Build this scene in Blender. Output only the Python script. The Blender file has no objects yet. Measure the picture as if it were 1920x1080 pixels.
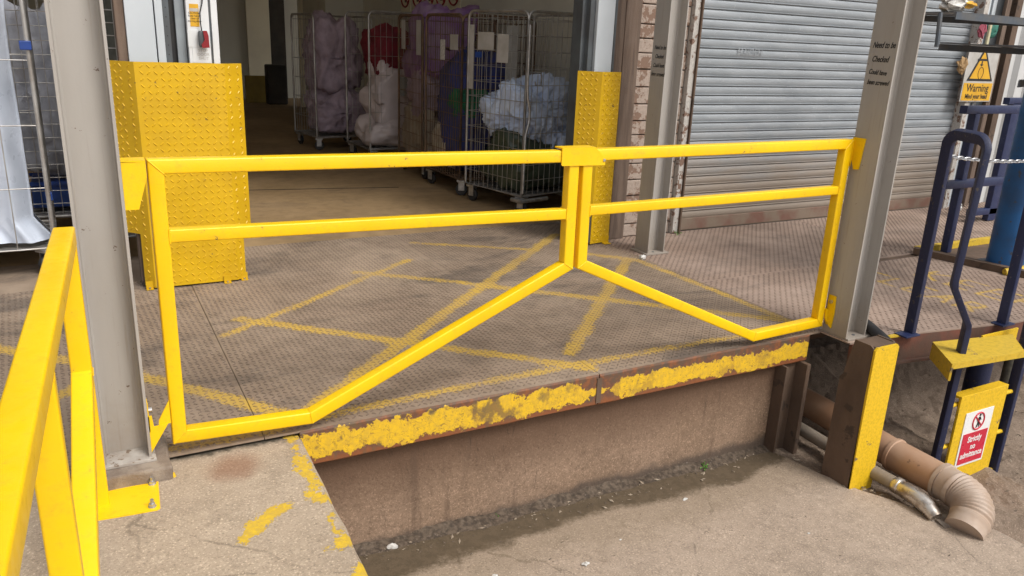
import bpy, bmesh, math, random
import numpy as np
from mathutils import Vector, Matrix, noise
random.seed(7)
rad = math.radians
S = bpy.context.scene
COL = S.collection
# ------------------------------------------------------------------ camera
cd = bpy.data.cameras.new('camera'); cam = bpy.data.objects.new('camera', cd); COL.objects.link(cam)
cd.sensor_width = 36; cd.lens = 27.75; cd.clip_start = .03; cd.clip_end = 300
CAMROT = ((0.880237, 0.108223, -0.462029), (-0.472799, 0.283224, -0.834413), (0.040555, 0.952928, 0.300472))
cam.matrix_world = Matrix.Translation((-0.638, -2.821, 1.5)) @ Matrix(CAMROT).to_4x4()
S.camera = cam
# ------------------------------------------------------------------ light
w = bpy.data.worlds.new('World'); S.world = w; w.use_nodes = True
wn = w.node_tree; bg = wn.nodes['Background']
sky = wn.nodes.new('ShaderNodeTexSky'); sky.sky_type = 'NISHITA'; sky.sun_disc = False
SUN_EL, SUN_AZ = rad(52), rad(156)
sky.sun_elevation = SUN_EL; sky.sun_rotation = SUN_AZ; sky.air_density = 1.0; sky.dust_density = 4.0; sky.ozone_density = .6
hs = wn.nodes.new('ShaderNodeHueSaturation'); hs.inputs['Saturation'].default_value = .22
wn.links.new(sky.outputs[0], hs.inputs['Color']); wn.links.new(hs.outputs[0], bg.inputs[0])
bg.inputs[1].default_value = .14
sd = bpy.data.lights.new('sun', 'SUN'); sd.energy = 1.5; sd.angle = rad(20); sd.color = (1, .96, .9)
sun = bpy.data.objects.new('sun', sd); COL.objects.link(sun)
sv = Vector((math.sin(SUN_AZ) * math.cos(SUN_EL), math.cos(SUN_AZ) * math.cos(SUN_EL), math.sin(SUN_EL)))
sun.rotation_euler = sv.to_track_quat('Z', 'Y').to_euler()
S.view_settings.view_transform = 'Standard'; S.view_settings.look = 'None'
S.view_settings.exposure = .36; S.view_settings.gamma = 1
S.cycles.max_bounces = 7; S.cycles.diffuse_bounces = 4
S.cycles.use_denoising = True

# ------------------------------------------------------------------ materials
def new_mat(name):
    m = bpy.data.materials.new(name); m.use_nodes = True
    return m, m.node_tree, m.node_tree.nodes['Principled BSDF']
def N(t, typ, **kw):
    n = t.nodes.new(typ)
    for k, v in kw.items(): setattr(n, k, v)
    return n
def noise_node(t, scale, detail=4, rough=.55, vec=None, stretch=None, dist=0):
    n = N(t, 'ShaderNodeTexNoise'); n.inputs['Scale'].default_value = scale
    n.inputs['Detail'].default_value = detail; n.inputs['Roughness'].default_value = rough
    n.inputs['Distortion'].default_value = dist
    g = vec or N(t, 'ShaderNodeNewGeometry').outputs['Position']
    if stretch:
        mp = N(t, 'ShaderNodeMapping'); mp.inputs['Scale'].default_value = stretch
        t.links.new(g, mp.inputs[0]); g = mp.outputs[0]
    t.links.new(g, n.inputs['Vector'])
    return n.outputs['Fac']
def ramp(t, fac, lo, hi, a=0., b=1.):
    m = N(t, 'ShaderNodeMapRange'); m.interpolation_type = 'SMOOTHSTEP'
    for i, v in enumerate((lo, hi, a, b)): m.inputs[i + 1].default_value = v
    t.links.new(fac, m.inputs[0]); return m.outputs[0]
def mathn(t, op, a, b=None, c=None):
    m = N(t, 'ShaderNodeMath', operation=op)
    for i, v in enumerate((a, b, c)):
        if v is None: continue
        if isinstance(v, (int, float)): m.inputs[i].default_value = v
        else: t.links.new(v, m.inputs[i])
    return m.outputs[0]
def mixc(t, fac, a, b):
    m = N(t, 'ShaderNodeMix', data_type='RGBA')
    for s, v in ((m.inputs[0], fac), (m.inputs[6], a), (m.inputs[7], b)):
        if isinstance(v, (int, float)): s.default_value = v
        elif isinstance(v, tuple): s.default_value = (*v[:3], 1)
        else: t.links.new(v, s)
    return m.outputs[2]
def bumpn(t, p, h, strength, dist=.01, prev=None):
    b = N(t, 'ShaderNodeBump'); b.inputs['Strength'].default_value = strength; b.inputs['Distance'].default_value = dist
    t.links.new(h, b.inputs['Height'])
    if prev: t.links.new(prev, b.inputs['Normal'])
    t.links.new(b.outputs[0], p.inputs['Normal']); return b.outputs[0]
def pos_xyz(t):
    s = N(t, 'ShaderNodeSeparateXYZ'); t.links.new(N(t, 'ShaderNodeNewGeometry').outputs['Position'], s.inputs[0])
    return s.outputs
def M(name, c1, c2=None, scale=6, lo=.35, hi=.65, rough=.6, metal=0., bump=0., bscale=90, c3=None, s3=25, t3=.62, spec=None, stretch=None, coat=0):
    """c1..c2 broad mottling, c3 small spots above threshold t3, fine relief by noise"""
    m, t, p = new_mat(name)
    c2 = c2 or tuple(x * .8 for x in c1)
    col = mixc(t, ramp(t, noise_node(t, scale, 5, stretch=stretch), lo, hi), c1, c2)
    if c3: col = mixc(t, ramp(t, noise_node(t, s3, 4, .6), t3, t3 + .05), col, c3)
    t.links.new(col, p.inputs['Base Color'])
    t.links.new(ramp(t, noise_node(t, scale * 3, 3), .3, .7, rough - .06, rough + .08), p.inputs['Roughness'])
    p.inputs['Metallic'].default_value = metal
    if spec is not None: p.inputs['Specular IOR Level'].default_value = spec
    if coat: p.inputs['Coat Weight'].default_value = coat; p.inputs['Coat Roughness'].default_value = .15
    if bump: bumpn(t, p, noise_node(t, bscale, 3), bump, .004)
    return m
def yellow_mat():
    m, t, p = new_mat('yellow_paint')
    n1 = noise_node(t, 2.2, 5, .6); n2 = noise_node(t, 26, 6, .7); n3 = noise_node(t, 210, 3); sc = noise_node(t, 60, 4, .7, stretch=(.25, .25, 1.4), dist=.4)
    col = mixc(t, ramp(t, n1, .35, .65), (.91, .575, .002), (.86, .52, .003))
    col = mixc(t, ramp(t, n2, .50, .78, 0, .38), col, (.50, .30, .02))
    col = mixc(t, ramp(t, sc, .66, .74, 0, .45), col, (.40, .25, .04))
    chip = mathn(t, 'MULTIPLY', ramp(t, n2, .668, .680), ramp(t, n1, .50, .56))
    col = mixc(t, chip, col, (.11, .075, .05))
    t.links.new(col, p.inputs['Base Color'])
    t.links.new(ramp(t, n2, .3, .7, .28, .50), p.inputs['Roughness'])
    bumpn(t, p, mathn(t, 'SUBTRACT', mathn(t, 'MULTIPLY', n3, .5), chip), .16, .003)
    return m
Y = yellow_mat()
YG = M('shaded_guard_yellow', (.66, .40, .004), (.58, .345, .004), scale=4, rough=.42, bump=.1, bscale=120, c3=(.22, .14, .03), s3=24, t3=.68)  # guard yellow set darker, canopy shade is put into the colour
def grey_mat():
    m, t, p = new_mat('grey_column_paint')
    x, y, z = pos_xyz(t)
    n1 = noise_node(t, 1.8, 5, .6, stretch=(2, 2, .5)); n2 = noise_node(t, 30, 6, .7); st = noise_node(t, 9, 5, .65, stretch=(6, 6, .25))
    col = mixc(t, ramp(t, n1, .3, .7), (.40, .375, .345), (.345, .32, .29))
    col = mixc(t, ramp(t, st, .54, .74, 0, .40), col, (.24, .19, .145))
    col = mixc(t, ramp(t, mathn(t, 'ADD', z, mathn(t, 'MULTIPLY', n2, .25)), .12, .42, .55, 0), col, (.27, .22, .17))
    chip = ramp(t, n2, .675, .69)
    col = mixc(t, chip, col, (.12, .075, .05))
    t.links.new(col, p.inputs['Base Color']); t.links.new(ramp(t, st, .3, .7, .42, .6), p.inputs['Roughness'])
    bumpn(t, p, mathn(t, 'SUBTRACT', mathn(t, 'MULTIPLY', noise_node(t, 150, 3), .5), chip), .15, .003)
    return m
GREY = grey_mat()
GREYL = M('grey_base_paint', (.46, .43, .39), (.34, .30, .26), scale=14, rough=.7, bump=.3, bscale=90, c3=(.2, .15, .11), s3=40, t3=.58)
BLUE = M('navy_paint', (.014, .022, .075), (.022, .033, .09), scale=8, rough=.42, bump=.15, c3=(.12, .11, .11), s3=60, t3=.66)
BLUE2 = M('bright_blue_paint', (.010, .10, .29), (.016, .075, .20), scale=6, rough=.4, c3=(.05, .06, .09), s3=20, t3=.63)
DKMET = M('dark_steel', (.075, .09, .11), (.10, .10, .10), scale=12, rough=.5, bump=.1)
RUST = M('rusty_brown_steel', (.085, .054, .036), (.125, .08, .053), scale=5, rough=.8, bump=.6, bscale=55, c3=(.06, .04, .028), s3=9, t3=.60, stretch=(1, 1, .45))
REDST = M('red_oxide_steel', (.16, .055, .035), (.09, .05, .035), scale=6, rough=.7, bump=.3)
ZINC = M('galvanised_steel', (.62, .62, .62), (.45, .45, .46), scale=25, rough=.35, metal=.85, bump=.05)
WIRE = M('zinc_wire', (.50, .49, .47), (.36, .33, .30), scale=8, rough=.42, metal=.7)
WIRED = M('rusty_brown_wire', (.20, .12, .07), (.13, .09, .06), scale=10, rough=.6, metal=.3)
FRAMEW = M('pale_steel_frame', (.56, .60, .63), (.50, .54, .57), scale=2, rough=.4)
FRAMED = M('dark_grey_frame', (.10, .115, .125), (.075, .08, .085), scale=5, rough=.5)
WHITEP = M('white_plastic', (.72, .73, .73), (.66, .67, .67), scale=4, rough=.35)
BLACKP = M('black_rubber', (.018, .018, .02), (.03, .028, .026), scale=15, rough=.55, bump=.2)
REDP = M('red_plastic', (.30, .015, .02), (.22, .01, .015), scale=5, rough=.35)
BLUEP = M('blue_plastic', (.02, .06, .28), (.015, .05, .2), scale=5, rough=.4)
CEMENT = M('block_concrete', (.30, .25, .20), (.20, .155, .12), scale=20, rough=.9, bump=.7, bscale=120)
CLAYP = M('clay_pipe_plastic', (.36, .20, .115), (.42, .27, .18), scale=4, rough=.48, bump=.06, c3=(.2, .12, .08), s3=10, t3=.66)
CLAYD = M('dusty_grey_pipe', (.42, .33, .265), (.36, .26, .19), scale=8, rough=.6, bump=.1)
CHROME = M('dull_chrome_pipe', (.62, .58, .53), (.35, .29, .24), scale=16, lo=.45, hi=.6, rough=.32, metal=.85)
CLADW = M('white_cladding', (.62, .63, .63), (.5, .5, .49), scale=2, rough=.5, c3=(.3, .25, .2), s3=6, t3=.68, stretch=(1, 1, .2))
TIMBER = M('dark_timber', (.11, .075, .055), (.17, .12, .09), scale=4, stretch=(8, 8, .6), rough=.85, bump=.5)
SIGNW = M('sign_white', (.78, .78, .77), (.72, .72, .71), scale=3, rough=.3)
SIGNG = M('sign_grey', (.50, .48, .45), (.42, .40, .36), scale=8, rough=.4)
SIGNY = M('sign_amber', (.72, .40, .02), (.62, .33, .02), scale=8, rough=.35)
SIGNR = M('sign_red', (.58, .03, .06), (.52, .025, .05), scale=4, rough=.3)
INK = M('black_ink', (.012, .012, .014), (.02, .02, .02), rough=.4)
INT_W = M('interior_wall_paint', (.64, .62, .53), (.55, .52, .43), scale=.7, rough=.8, stretch=(1, 1, .3))
INT_P = M('interior_panel', (.75, .68, .50), (.65, .58, .43), scale=1.2, rough=.7)
INT_D = M('interior_dark', (.03, .026, .02), (.05, .04, .03), scale=3, rough=.8)
ROOFM = M('roof_sheet', (.3, .3, .29), (.25, .24, .23), rough=.6)
LEAF = M('leaf_green', (.10, .26, .03), (.07, .18, .02), scale=40, rough=.5)
PAPER = M('paper_white', (.62, .61, .58), (.45, .43, .40), scale=60, rough=.7)
BPAPER = M('blue_scrap', (.04, .06, .40), (.03, .04, .3), scale=60, rough=.6)

# shutter: galvanised laths, browner road dirt near the ground
def shutter_mat():
    m, t, p = new_mat('shutter_galvanised')
    x, y, z = pos_xyz(t)
    n = noise_node(t, 3, 5, stretch=(1, 1, 5)); n2 = noise_node(t, 60, 4)
    base = mixc(t, ramp(t, n, .3, .7), (.36, .385, .405), (.29, .315, .335))
    base = mixc(t, mathn(t, 'MULTIPLY', ramp(t, n2, .62, .75), .5), base, (.62, .64, .65))
    zz = mathn(t, 'ADD', z, mathn(t, 'MULTIPLY', n, .5))
    base = mixc(t, ramp(t, zz, .55, 1.15, .85, 0), base, (.30, .235, .175))
    t.links.new(base, p.inputs['Base Color'])
    p.inputs['Metallic'].default_value = .2; p.inputs['Roughness'].default_value = .55
    bumpn(t, p, n2, .12, .003)
    return m
SHUT = shutter_mat()

# sheet steel deck: paint where attribute 'paint' (distance in metres inside a marking) is positive, worn by noise
def deck_mat(name, a, b, scuff=.6, pk=1., wk=1.):
    m, t, p = new_mat(name)
    at = N(t, 'ShaderNodeAttribute', attribute_name='paint').outputs['Fac']
    n1 = noise_node(t, 1.3, 6, .6); n2 = noise_node(t, 9, 5, .6); n3 = noise_node(t, 70, 4, .65)
    base = mixc(t, ramp(t, n1, .35, .65), a, b)
    base = mixc(t, ramp(t, n2, .35, .75, 0, .55), base, tuple(v * .62 for v in a))
    tyre = noise_node(t, .8, 7, .7, stretch=(1.0, 2.4, 1), dist=1.0)
    base = mixc(t, ramp(t, noise_node(t, .5, 5, .6), .48, .62, 0, .5), base, tuple(v * 1.35 for v in b))
    base = mixc(t, ramp(t, tyre, .50, .66, 0, scuff), base, (.055, .046, .042))
    base = mixc(t, ramp(t, n3, .55, .8, 0, .5), base, (.34, .28, .22))
    wear = mathn(t, 'ADD', mathn(t, 'MULTIPLY', mathn(t, 'SUBTRACT', n2, .5), .08 * wk), mathn(t, 'MULTIPLY', mathn(t, 'SUBTRACT', n3, .5), .12 * wk))
    edge = mathn(t, 'ADD', at, wear)
    f = ramp(t, edge, -.004, .016, 0, pk)
    old = ramp(t, noise_node(t, 1.7, 4, .6), .34, .66, .92, .55)
    base = mixc(t, mathn(t, 'MULTIPLY', f, old), base, (.56, .36, .06))
    t.links.new(base, p.inputs['Base Color'])
    p.inputs['Roughness'].default_value = .72; p.inputs['Specular IOR Level'].default_value = .3
    bumpn(t, p, n3, .35, .004)
    return m
DECK = deck_mat('deck_steel', (.26, .19, .135), (.32, .245, .18))
DECKR = deck_mat('deck_steel_reddish', (.285, .205, .16), (.34, .255, .205), .25, wk=.3)
DECKL = deck_mat('deck_steel_lugs', (.15, .11, .08), (.24, .18, .13), pk=.45)  # darker base stands in for lug shadows; paint worn off the tops
DECKRL = deck_mat('deck_reddish_lugs', (.17, .12, .09), (.25, .185, .145), .25, pk=.5, wk=.3)  # lug shadow put into the reddish base too, with worn paint
INFL = deck_mat('interior_floor', (.30, .20, .10), (.36, .245, .13), .3)

def concrete_mat(name, a, b, dark=(.07, .055, .045), kind=''):
    m, t, p = new_mat(name)
    at = N(t, 'ShaderNodeAttribute', attribute_name='paint').outputs['Fac']
    n1 = noise_node(t, .9, 6, .6); n2 = noise_node(t, 7, 6, .65); n3 = noise_node(t, 55, 5, .7); n4 = noise_node(t, 130, 3, .65)
    base = mixc(t, ramp(t, n1, .3, .7), a, b)
    base = mixc(t, ramp(t, n2, .45, .8, 0, .5), base, tuple(v * .6 for v in a))
    base = mixc(t, ramp(t, noise_node(t, 2.1, 7, .68), .50, .68, 0, .42), base, tuple(v * .58 for v in a))
    base = mixc(t, ramp(t, n3, .30, .44, .42, 0), base, tuple(v * .4 for v in a))
    n5 = noise_node(t, 22, 5, .75)
    base = mixc(t, ramp(t, n5, .52, .70, 0, .38), base, tuple(v * .55 for v in a))
    base = mixc(t, ramp(t, n5, .48, .34, 0, .30), base, tuple(min(1, v * 1.35) for v in b))
    vo = N(t, 'ShaderNodeTexVoronoi', feature='DISTANCE_TO_EDGE'); vo.inputs['Scale'].default_value = .85
    wv = N(t, 'ShaderNodeVectorMath', operation='ADD'); t.links.new(N(t, 'ShaderNodeNewGeometry').outputs['Position'], wv.inputs[0])
    nv_ = N(t, 'ShaderNodeTexNoise'); nv_.inputs['Scale'].default_value = 3; nv_.inputs['Detail'].default_value = 6; t.links.new(nv_.outputs['Color'], wv.inputs[1]); t.links.new(wv.outputs[0], vo.inputs['Vector'])
    if kind in ('slab', 'strip'): base = mixc(t, mathn(t, 'MULTIPLY', ramp(t, vo.outputs['Distance'], .0015, .006, .5, 0), ramp(t, n2, .4, .6)), base, tuple(v * .35 for v in a))
    base = mixc(t, ramp(t, n4, .57, .66, 0, .65), base, tuple(min(1, v * 1.7) for v in b)); base = mixc(t, ramp(t, n4, .43, .34, 0, .6), base, tuple(v * .45 for v in a))
    x, y, z = pos_xyz(t)
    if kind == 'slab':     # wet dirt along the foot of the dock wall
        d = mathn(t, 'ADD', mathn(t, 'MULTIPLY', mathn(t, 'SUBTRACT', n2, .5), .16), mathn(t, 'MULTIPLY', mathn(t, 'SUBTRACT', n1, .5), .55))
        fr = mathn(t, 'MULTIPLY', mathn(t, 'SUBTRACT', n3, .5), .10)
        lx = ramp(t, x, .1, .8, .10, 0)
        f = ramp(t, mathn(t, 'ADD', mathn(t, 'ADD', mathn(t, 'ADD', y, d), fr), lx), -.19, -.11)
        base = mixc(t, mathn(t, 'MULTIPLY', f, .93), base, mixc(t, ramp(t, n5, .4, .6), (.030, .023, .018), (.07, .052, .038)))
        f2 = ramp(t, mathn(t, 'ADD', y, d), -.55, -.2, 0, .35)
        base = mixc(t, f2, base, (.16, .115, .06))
    if kind == 'wall':     # rust-brown bleed below the beam, splash above the ground
        f = ramp(t, mathn(t, 'ADD', z, mathn(t, 'MULTIPLY', mathn(t, 'SUBTRACT', n1, .5), .35)), -.52, -.20, 0, .9)
        base = mixc(t, f, base, (.105, .060, .037))
        f = ramp(t, mathn(t, 'ADD', z, mathn(t, 'MULTIPLY', mathn(t, 'SUBTRACT', n2, .5), .12)), -.655, -.60, .8, 0)
        base = mixc(t, f, base, (.07, .055, .045))
        drip = noise_node(t, 2.2, 5, .6, stretch=(5, 1, .35))
        base = mixc(t, ramp(t, drip, .58, .72, 0, .5), base, (.10, .065, .045))
        ck = noise_node(t, 5.5, 2, .5, stretch=(4, 1, .7), dist=2.5)
        base = mixc(t, mathn(t, 'MULTIPLY', ramp(t, mathn(t, 'ABSOLUTE', mathn(t, 'SUBTRACT', ck, .34)), .0, .012, 1, 0), .55), base, (.04, .028, .022))
    w = mathn(t, 'ADD', mathn(t, 'MULTIPLY', mathn(t, 'SUBTRACT', n2, .5), .06), mathn(t, 'ADD', mathn(t, 'MULTIPLY', mathn(t, 'SUBTRACT', n3, .5), .09), mathn(t, 'MULTIPLY', mathn(t, 'SUBTRACT', n5, .5), .05)))
    f = ramp(t, mathn(t, 'ADD', at, w), 0, .004)
    yel = mixc(t, ramp(t, n3, .35, .65), (.66, .44, .03), (.52, .35, .06))
    if kind == 'strip':
        r = N(t, 'ShaderNodeVectorMath', operation='DISTANCE'); t.links.new(N(t, 'ShaderNodeNewGeometry').outputs['Position'], r.inputs[0])
        r.inputs[1].default_value = (-.27, -.14, -.03)
        rr = mathn(t, 'ADD', r.outputs['Value'], mathn(t, 'MULTIPLY', mathn(t, 'SUBTRACT', n2, .5), .12))
        base = mixc(t, ramp(t, rr, .03, .13, .6, 0), base, (.20, .085, .045))
        ed = mathn(t, 'ADD', y, mathn(t, 'ADD', mathn(t, 'MULTIPLY', mathn(t, 'SUBTRACT', n2, .5), .10), mathn(t, 'MULTIPLY', mathn(t, 'SUBTRACT', n3, .5), .06)))
        base = mixc(t, ramp(t, ed, -.03, .02, 0, .9), base, (.055, .048, .035))
    base = mixc(t, f, base, yel)
    t.links.new(base, p.inputs['Base Color'])
    p.inputs['Roughness'].default_value = .88; p.inputs['Specular IOR Level'].default_value = .25
    h = mathn(t, 'ADD', mathn(t, 'MULTIPLY', n3, .8), mathn(t, 'MULTIPLY', n4, .5)); h = mathn(t, 'ADD', h, mathn(t, 'MULTIPLY', f, .35))
    bumpn(t, p, h, .55, .006)
    return m
STRIP = concrete_mat('kerb_concrete', (.36, .285, .21), (.42, .34, .255), kind='strip')
SLAB = concrete_mat('slab_concrete', (.33, .26, .20), (.38, .305, .24), kind='slab')
WALLM = concrete_mat('dock_wall_render', (.225, .15, .098), (.29, .20, .14), kind='wall')
DIRT = concrete_mat('dirt_ground', (.20, .148, .108), (.28, .215, .165))

def fascia_mat():
    m, t, p = new_mat('peeling_yellow_on_rust')
    x, y, z = pos_xyz(t)
    n0 = noise_node(t, 2.3, 3, .5); n1 = noise_node(t, 9, 6, .65); n2 = noise_node(t, 32, 5, .7); n3 = noise_node(t, 90, 4, .6)
    rust = mixc(t, ramp(t, n2, .4, .65), (.13, .06, .035), (.24, .085, .03))
    rust = mixc(t, ramp(t, n1, .45, .6), rust, (.10, .068, .045))
    lowr = ramp(t, mathn(t, 'ADD', z, mathn(t, 'MULTIPLY', n2, .05)), -.125, -.10, .75, 0)
    rust = mixc(t, lowr, rust, (.24, .075, .022))
    grey = mathn(t, 'MULTIPLY', ramp(t, noise_node(t, 6.5, 6, .65, stretch=(1, 1, .8)), .535, .64), ramp(t, x, .3, 1.8, 1., .35))
    rt = ramp(t, x, 1.36, 1.50)
    cz = mathn(t, 'ADD', .083, mathn(t, 'MULTIPLY', rt, .012)); hw = mathn(t, 'SUBTRACT', .054, mathn(t, 'MULTIPLY', rt, .010))
    jd = ramp(t, mathn(t, 'ABSOLUTE', mathn(t, 'SUBTRACT', x, 1.42)), .03, .14, .035, 0)
    hw = mathn(t, 'SUBTRACT', hw, jd)
    dz = mathn(t, 'ABSOLUTE', mathn(t, 'ADD', z, cz))
    k = mathn(t, 'ADD', mathn(t, 'MULTIPLY', mathn(t, 'SUBTRACT', n1, .5), .17), mathn(t, 'MULTIPLY', mathn(t, 'SUBTRACT', n2, .5), .045))
    k = mathn(t, 'ADD', k, mathn(t, 'MULTIPLY', mathn(t, 'SUBTRACT', n3, .5), .03))
    f = ramp(t, mathn(t, 'SUBTRACT', mathn(t, 'ADD', hw, k), dz), -.003, .004)
    crack = ramp(t, mathn(t, 'ABSOLUTE', mathn(t, 'SUBTRACT', noise_node(t, 16, 3, .6, dist=.7), .5)), .0, .012, 0, 1)
    f = mathn(t, 'MULTIPLY', f, ramp(t, crack, 0, 1, .45, 1))
    worn = mathn(t, 'MULTIPLY', ramp(t, noise_node(t, 45, 5, .75), .56, .66), ramp(t, n0, .40, .62, .2, .9))
    f = mathn(t, 'MULTIPLY', f, mathn(t, 'SUBTRACT', 1., mathn(t, 'MULTIPLY', worn, .7)))
    f = mathn(t, 'MULTIPLY', f, mathn(t, 'SUBTRACT', 1., grey))
    yel = mixc(t, ramp(t, n2, .35, .7), (.74, .46, .012), (.58, .36, .03))
    col = mixc(t, mathn(t, 'MULTIPLY', grey, .8), rust, (.12, .085, .045))
    col = mixc(t, f, col, yel)
    t.links.new(col, p.inputs['Base Color']); p.inputs['Roughness'].default_value = .62
    h = mathn(t, 'ADD', mathn(t, 'MULTIPLY', f, .5), mathn(t, 'MULTIPLY', n2, .5))
    bumpn(t, p, h, .45, .005)
    return m
FASCIA = fascia_mat()

def chipped(name, paint, under, s=14, th=.56, rough=.55):
    m, t, p = new_mat(name)
    n1 = noise_node(t, s, 6, .7); n2 = noise_node(t, s * 5, 4, .6)
    f = ramp(t, n1, th, th + .02)
    col = mixc(t, f, mixc(t, ramp(t, n2, .4, .7), paint, tuple(v * .8 for v in paint)), under)
    t.links.new(col, p.inputs['Base Color']); p.inputs['Roughness'].default_value = rough
    bumpn(t, p, mathn(t, 'SUBTRACT', n2, f), .4, .004)
    return m
YCHIP = chipped('chipped_yellow_paint', (.74, .47, .012), (.16, .12, .08), 16, .66)
YDIRT = chipped('dirty_yellow_paint', (.60, .40, .03), (.17, .12, .07), 9, .60)
NAVCHIP = chipped('chipped_navy_paint', (.015, .020, .060), (.075, .06, .05), 26, .62)
WHBRICK = chipped('whitewashed_brick', (.40, .32, .265), (.22, .14, .10), 11, .52, .9)
WHPEEL = chipped('peeling_white_timber', (.50, .47, .43), (.20, .125, .09), 14, .55, .8)
MORTAR = M('dirty_mortar', (.16, .12, .10), (.10, .08, .065), scale=20, rough=.95, bump=.6)

def cloth_mat(name, c, c2, rough=.8, sheen=0):
    m = M(name, c, c2, scale=7, rough=rough, bump=.35, bscale=45)
    return m
CL_BLUE = cloth_mat('pale_blue_linen', (.60, .69, .84), (.52, .60, .78))
CL_GREEN = M('dark_green_sack', (.035, .05, .03), (.055, .07, .042), scale=8, rough=.33, bump=.5, bscale=25)
CL_WHITE = M('white_plastic_sack', (.62, .54, .54), (.54, .47, .46), scale=5, rough=.45, bump=.3, bscale=18)
CL_RED = cloth_mat('dark_red_linen', (.20, .015, .028), (.13, .012, .02))
CL_PURP = cloth_mat('purple_linen', (.24, .12, .30), (.32, .22, .33))
CL_LILAC = cloth_mat('lilac_grey_linen', (.42, .33, .40), (.30, .23, .27))
CL_NAVY = cloth_mat('blue_linen', (.035, .05, .22), (.05, .055, .13))
CL_TEAL = cloth_mat('green_linen', (.012, .16, .075), (.01, .11, .06))
CL_CREAM = cloth_mat('cream_linen', (.48, .42, .33), (.36, .30, .23))
PSHEET = M('milky_plastic_sheet', (.56, .61, .70), (.46, .51, .60), scale=3, rough=.3, bump=.35, bscale=9)

# ------------------------------------------------------------------ mesh helpers
class MB:
    def __init__(s): s.v = []; s.f = []; s.mi = []
    def add(s, v, f, mi=0):
        o = len(s.v); s.v += [tuple(p) for p in v]; s.f += [tuple(i + o for i in q) for q in f]; s.mi += [mi] * len(f); return s
    def box(s, x0, x1, y0, y1, z0, z1, bev=0, mi=0, mat4=None):
        if bev:
            bm = bmesh.new(); bmesh.ops.create_cube(bm, size=1)
            for v in bm.verts: v.co = Vector(((x0 + x1) / 2 + v.co.x * (x1 - x0), (y0 + y1) / 2 + v.co.y * (y1 - y0), (z0 + z1) / 2 + v.co.z * (z1 - z0)))
            bmesh.ops.bevel(bm, geom=bm.edges[:], offset=bev, segments=2, profile=.5, affect='EDGES')
            bm.verts.index_update()
            vs = [v.co.copy() for v in bm.verts]; fs = [[v.index for v in f.verts] for f in bm.faces]; bm.free()
        else:
            vs = [Vector((x, y, z)) for x in (x0, x1) for y in (y0, y1) for z in (z0, z1)]
            fs = [(0, 1, 3, 2), (4, 6, 7, 5), (0, 4, 5, 1), (2, 3, 7, 6), (0, 2, 6, 4), (1, 5, 7, 3)]
        if mat4: vs = [mat4 @ v for v in vs]
        return s.add(vs, fs, mi)
    def tube(s, pts, r, n=8, closed=False, prof=None, caps=True, up=None):
        """sweep a round (or given 2-D) profile along pts"""
        pts = [Vector(p) for p in pts]; k = len(pts)
        rs = r if isinstance(r, (list, tuple)) else [r] * k
        if prof is None: prof = [(math.cos(2 * math.pi * i / n), math.sin(2 * math.pi * i / n)) for i in range(n)]
        n = len(prof); V = []; ref = Vector(up) if up else None
        for i in range(k):
            if closed: d = (pts[(i + 1) % k] - pts[i - 1])
            else: d = pts[min(i + 1, k - 1)] - pts[max(i - 1, 0)]
            d.normalize()
            if i == 0:
                if ref is None: ref = Vector((0, 0, 1)) if abs(d.z) < .9 else Vector((1, 0, 0))
                a = d.cross(ref).normalized()
            else:
                a = (a - d * a.dot(d)).normalized()
            b = a.cross(d).normalized()
            # mitre scale
            sc = 1
            if 0 < i < k - 1 or closed:
                d1 = (pts[i] - pts[i - 1]).normalized(); c = max(.5, d1.dot(d)); sc = 1 / c
                bend = (pts[(i + 1) % k] - pts[i]).normalized() - d1
                if bend.length > 1e-5:
                    bd = (bend - d * bend.dot(d)).normalized()
                else: bd = None
            else: bd = None
            for (u, q) in prof:
                off = a * (u * rs[i]) + b * (q * rs[i])
                if bd is not None and sc > 1.0001: off = off + bd * off.dot(bd) * (sc - 1)
                V.append(pts[i] + off)
        F = []
        rng = k if closed else k - 1
        for i in range(rng):
            j = (i + 1) % k
            for q in range(n):
                F.append((i * n + q, i * n + (q + 1) % n, j * n + (q + 1) % n, j * n + q))
        if caps and not closed:
            F.append(tuple(range(n - 1, -1, -1))); F.append(tuple((k - 1) * n + q for q in range(n)))
        return s.add(V, F)
    def prism(s, poly, axis, a, b, mi=0):
        """extrude a 2-D polygon along axis ('x','y','z') from a to b"""
        def P(u, v, w): return {'x': (w, u, v), 'y': (u, w, v), 'z': (u, v, w)}[axis]
        n = len(poly); V = [P(*p, a) for p in poly] + [P(*p, b) for p in poly]
        F = [tuple(range(n)), tuple(range(2 * n - 1, n - 1, -1))] + [(i, i + n, (i + 1) % n + n, (i + 1) % n) for i in range(n)]
        return s.add(V, F, mi)
    def cyl(s, c, r, h, axis='z', n=16, r2=None, bev=0):
        r2 = r if r2 is None else r2; c = Vector(c); A = {'x': Vector((1, 0, 0)), 'y': Vector((0, 1, 0)), 'z': Vector((0, 0, 1))}[axis]
        if bev: return s.tube([c, c + A * bev, c + A * (h - bev), c + A * h], [r - bev, r, r2, r2 - bev], n)
        return s.tube([c, c + A * h], [r, r2], n)
def link(name, me, mats, parent=None):
    o = bpy.data.objects.new(name, me); COL.objects.link(o)
    for m in (mats if isinstance(mats, (list, tuple)) else [mats]):
        if m.name not in [q.name for q in me.materials if q]: me.materials.append(m)
    if parent: o.parent = parent
    return o
def fix_normals(me):
    bm = bmesh.new(); bm.from_mesh(me); bmesh.ops.recalc_face_normals(bm, faces=bm.faces[:]); bm.to_mesh(me); bm.free()
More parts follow.
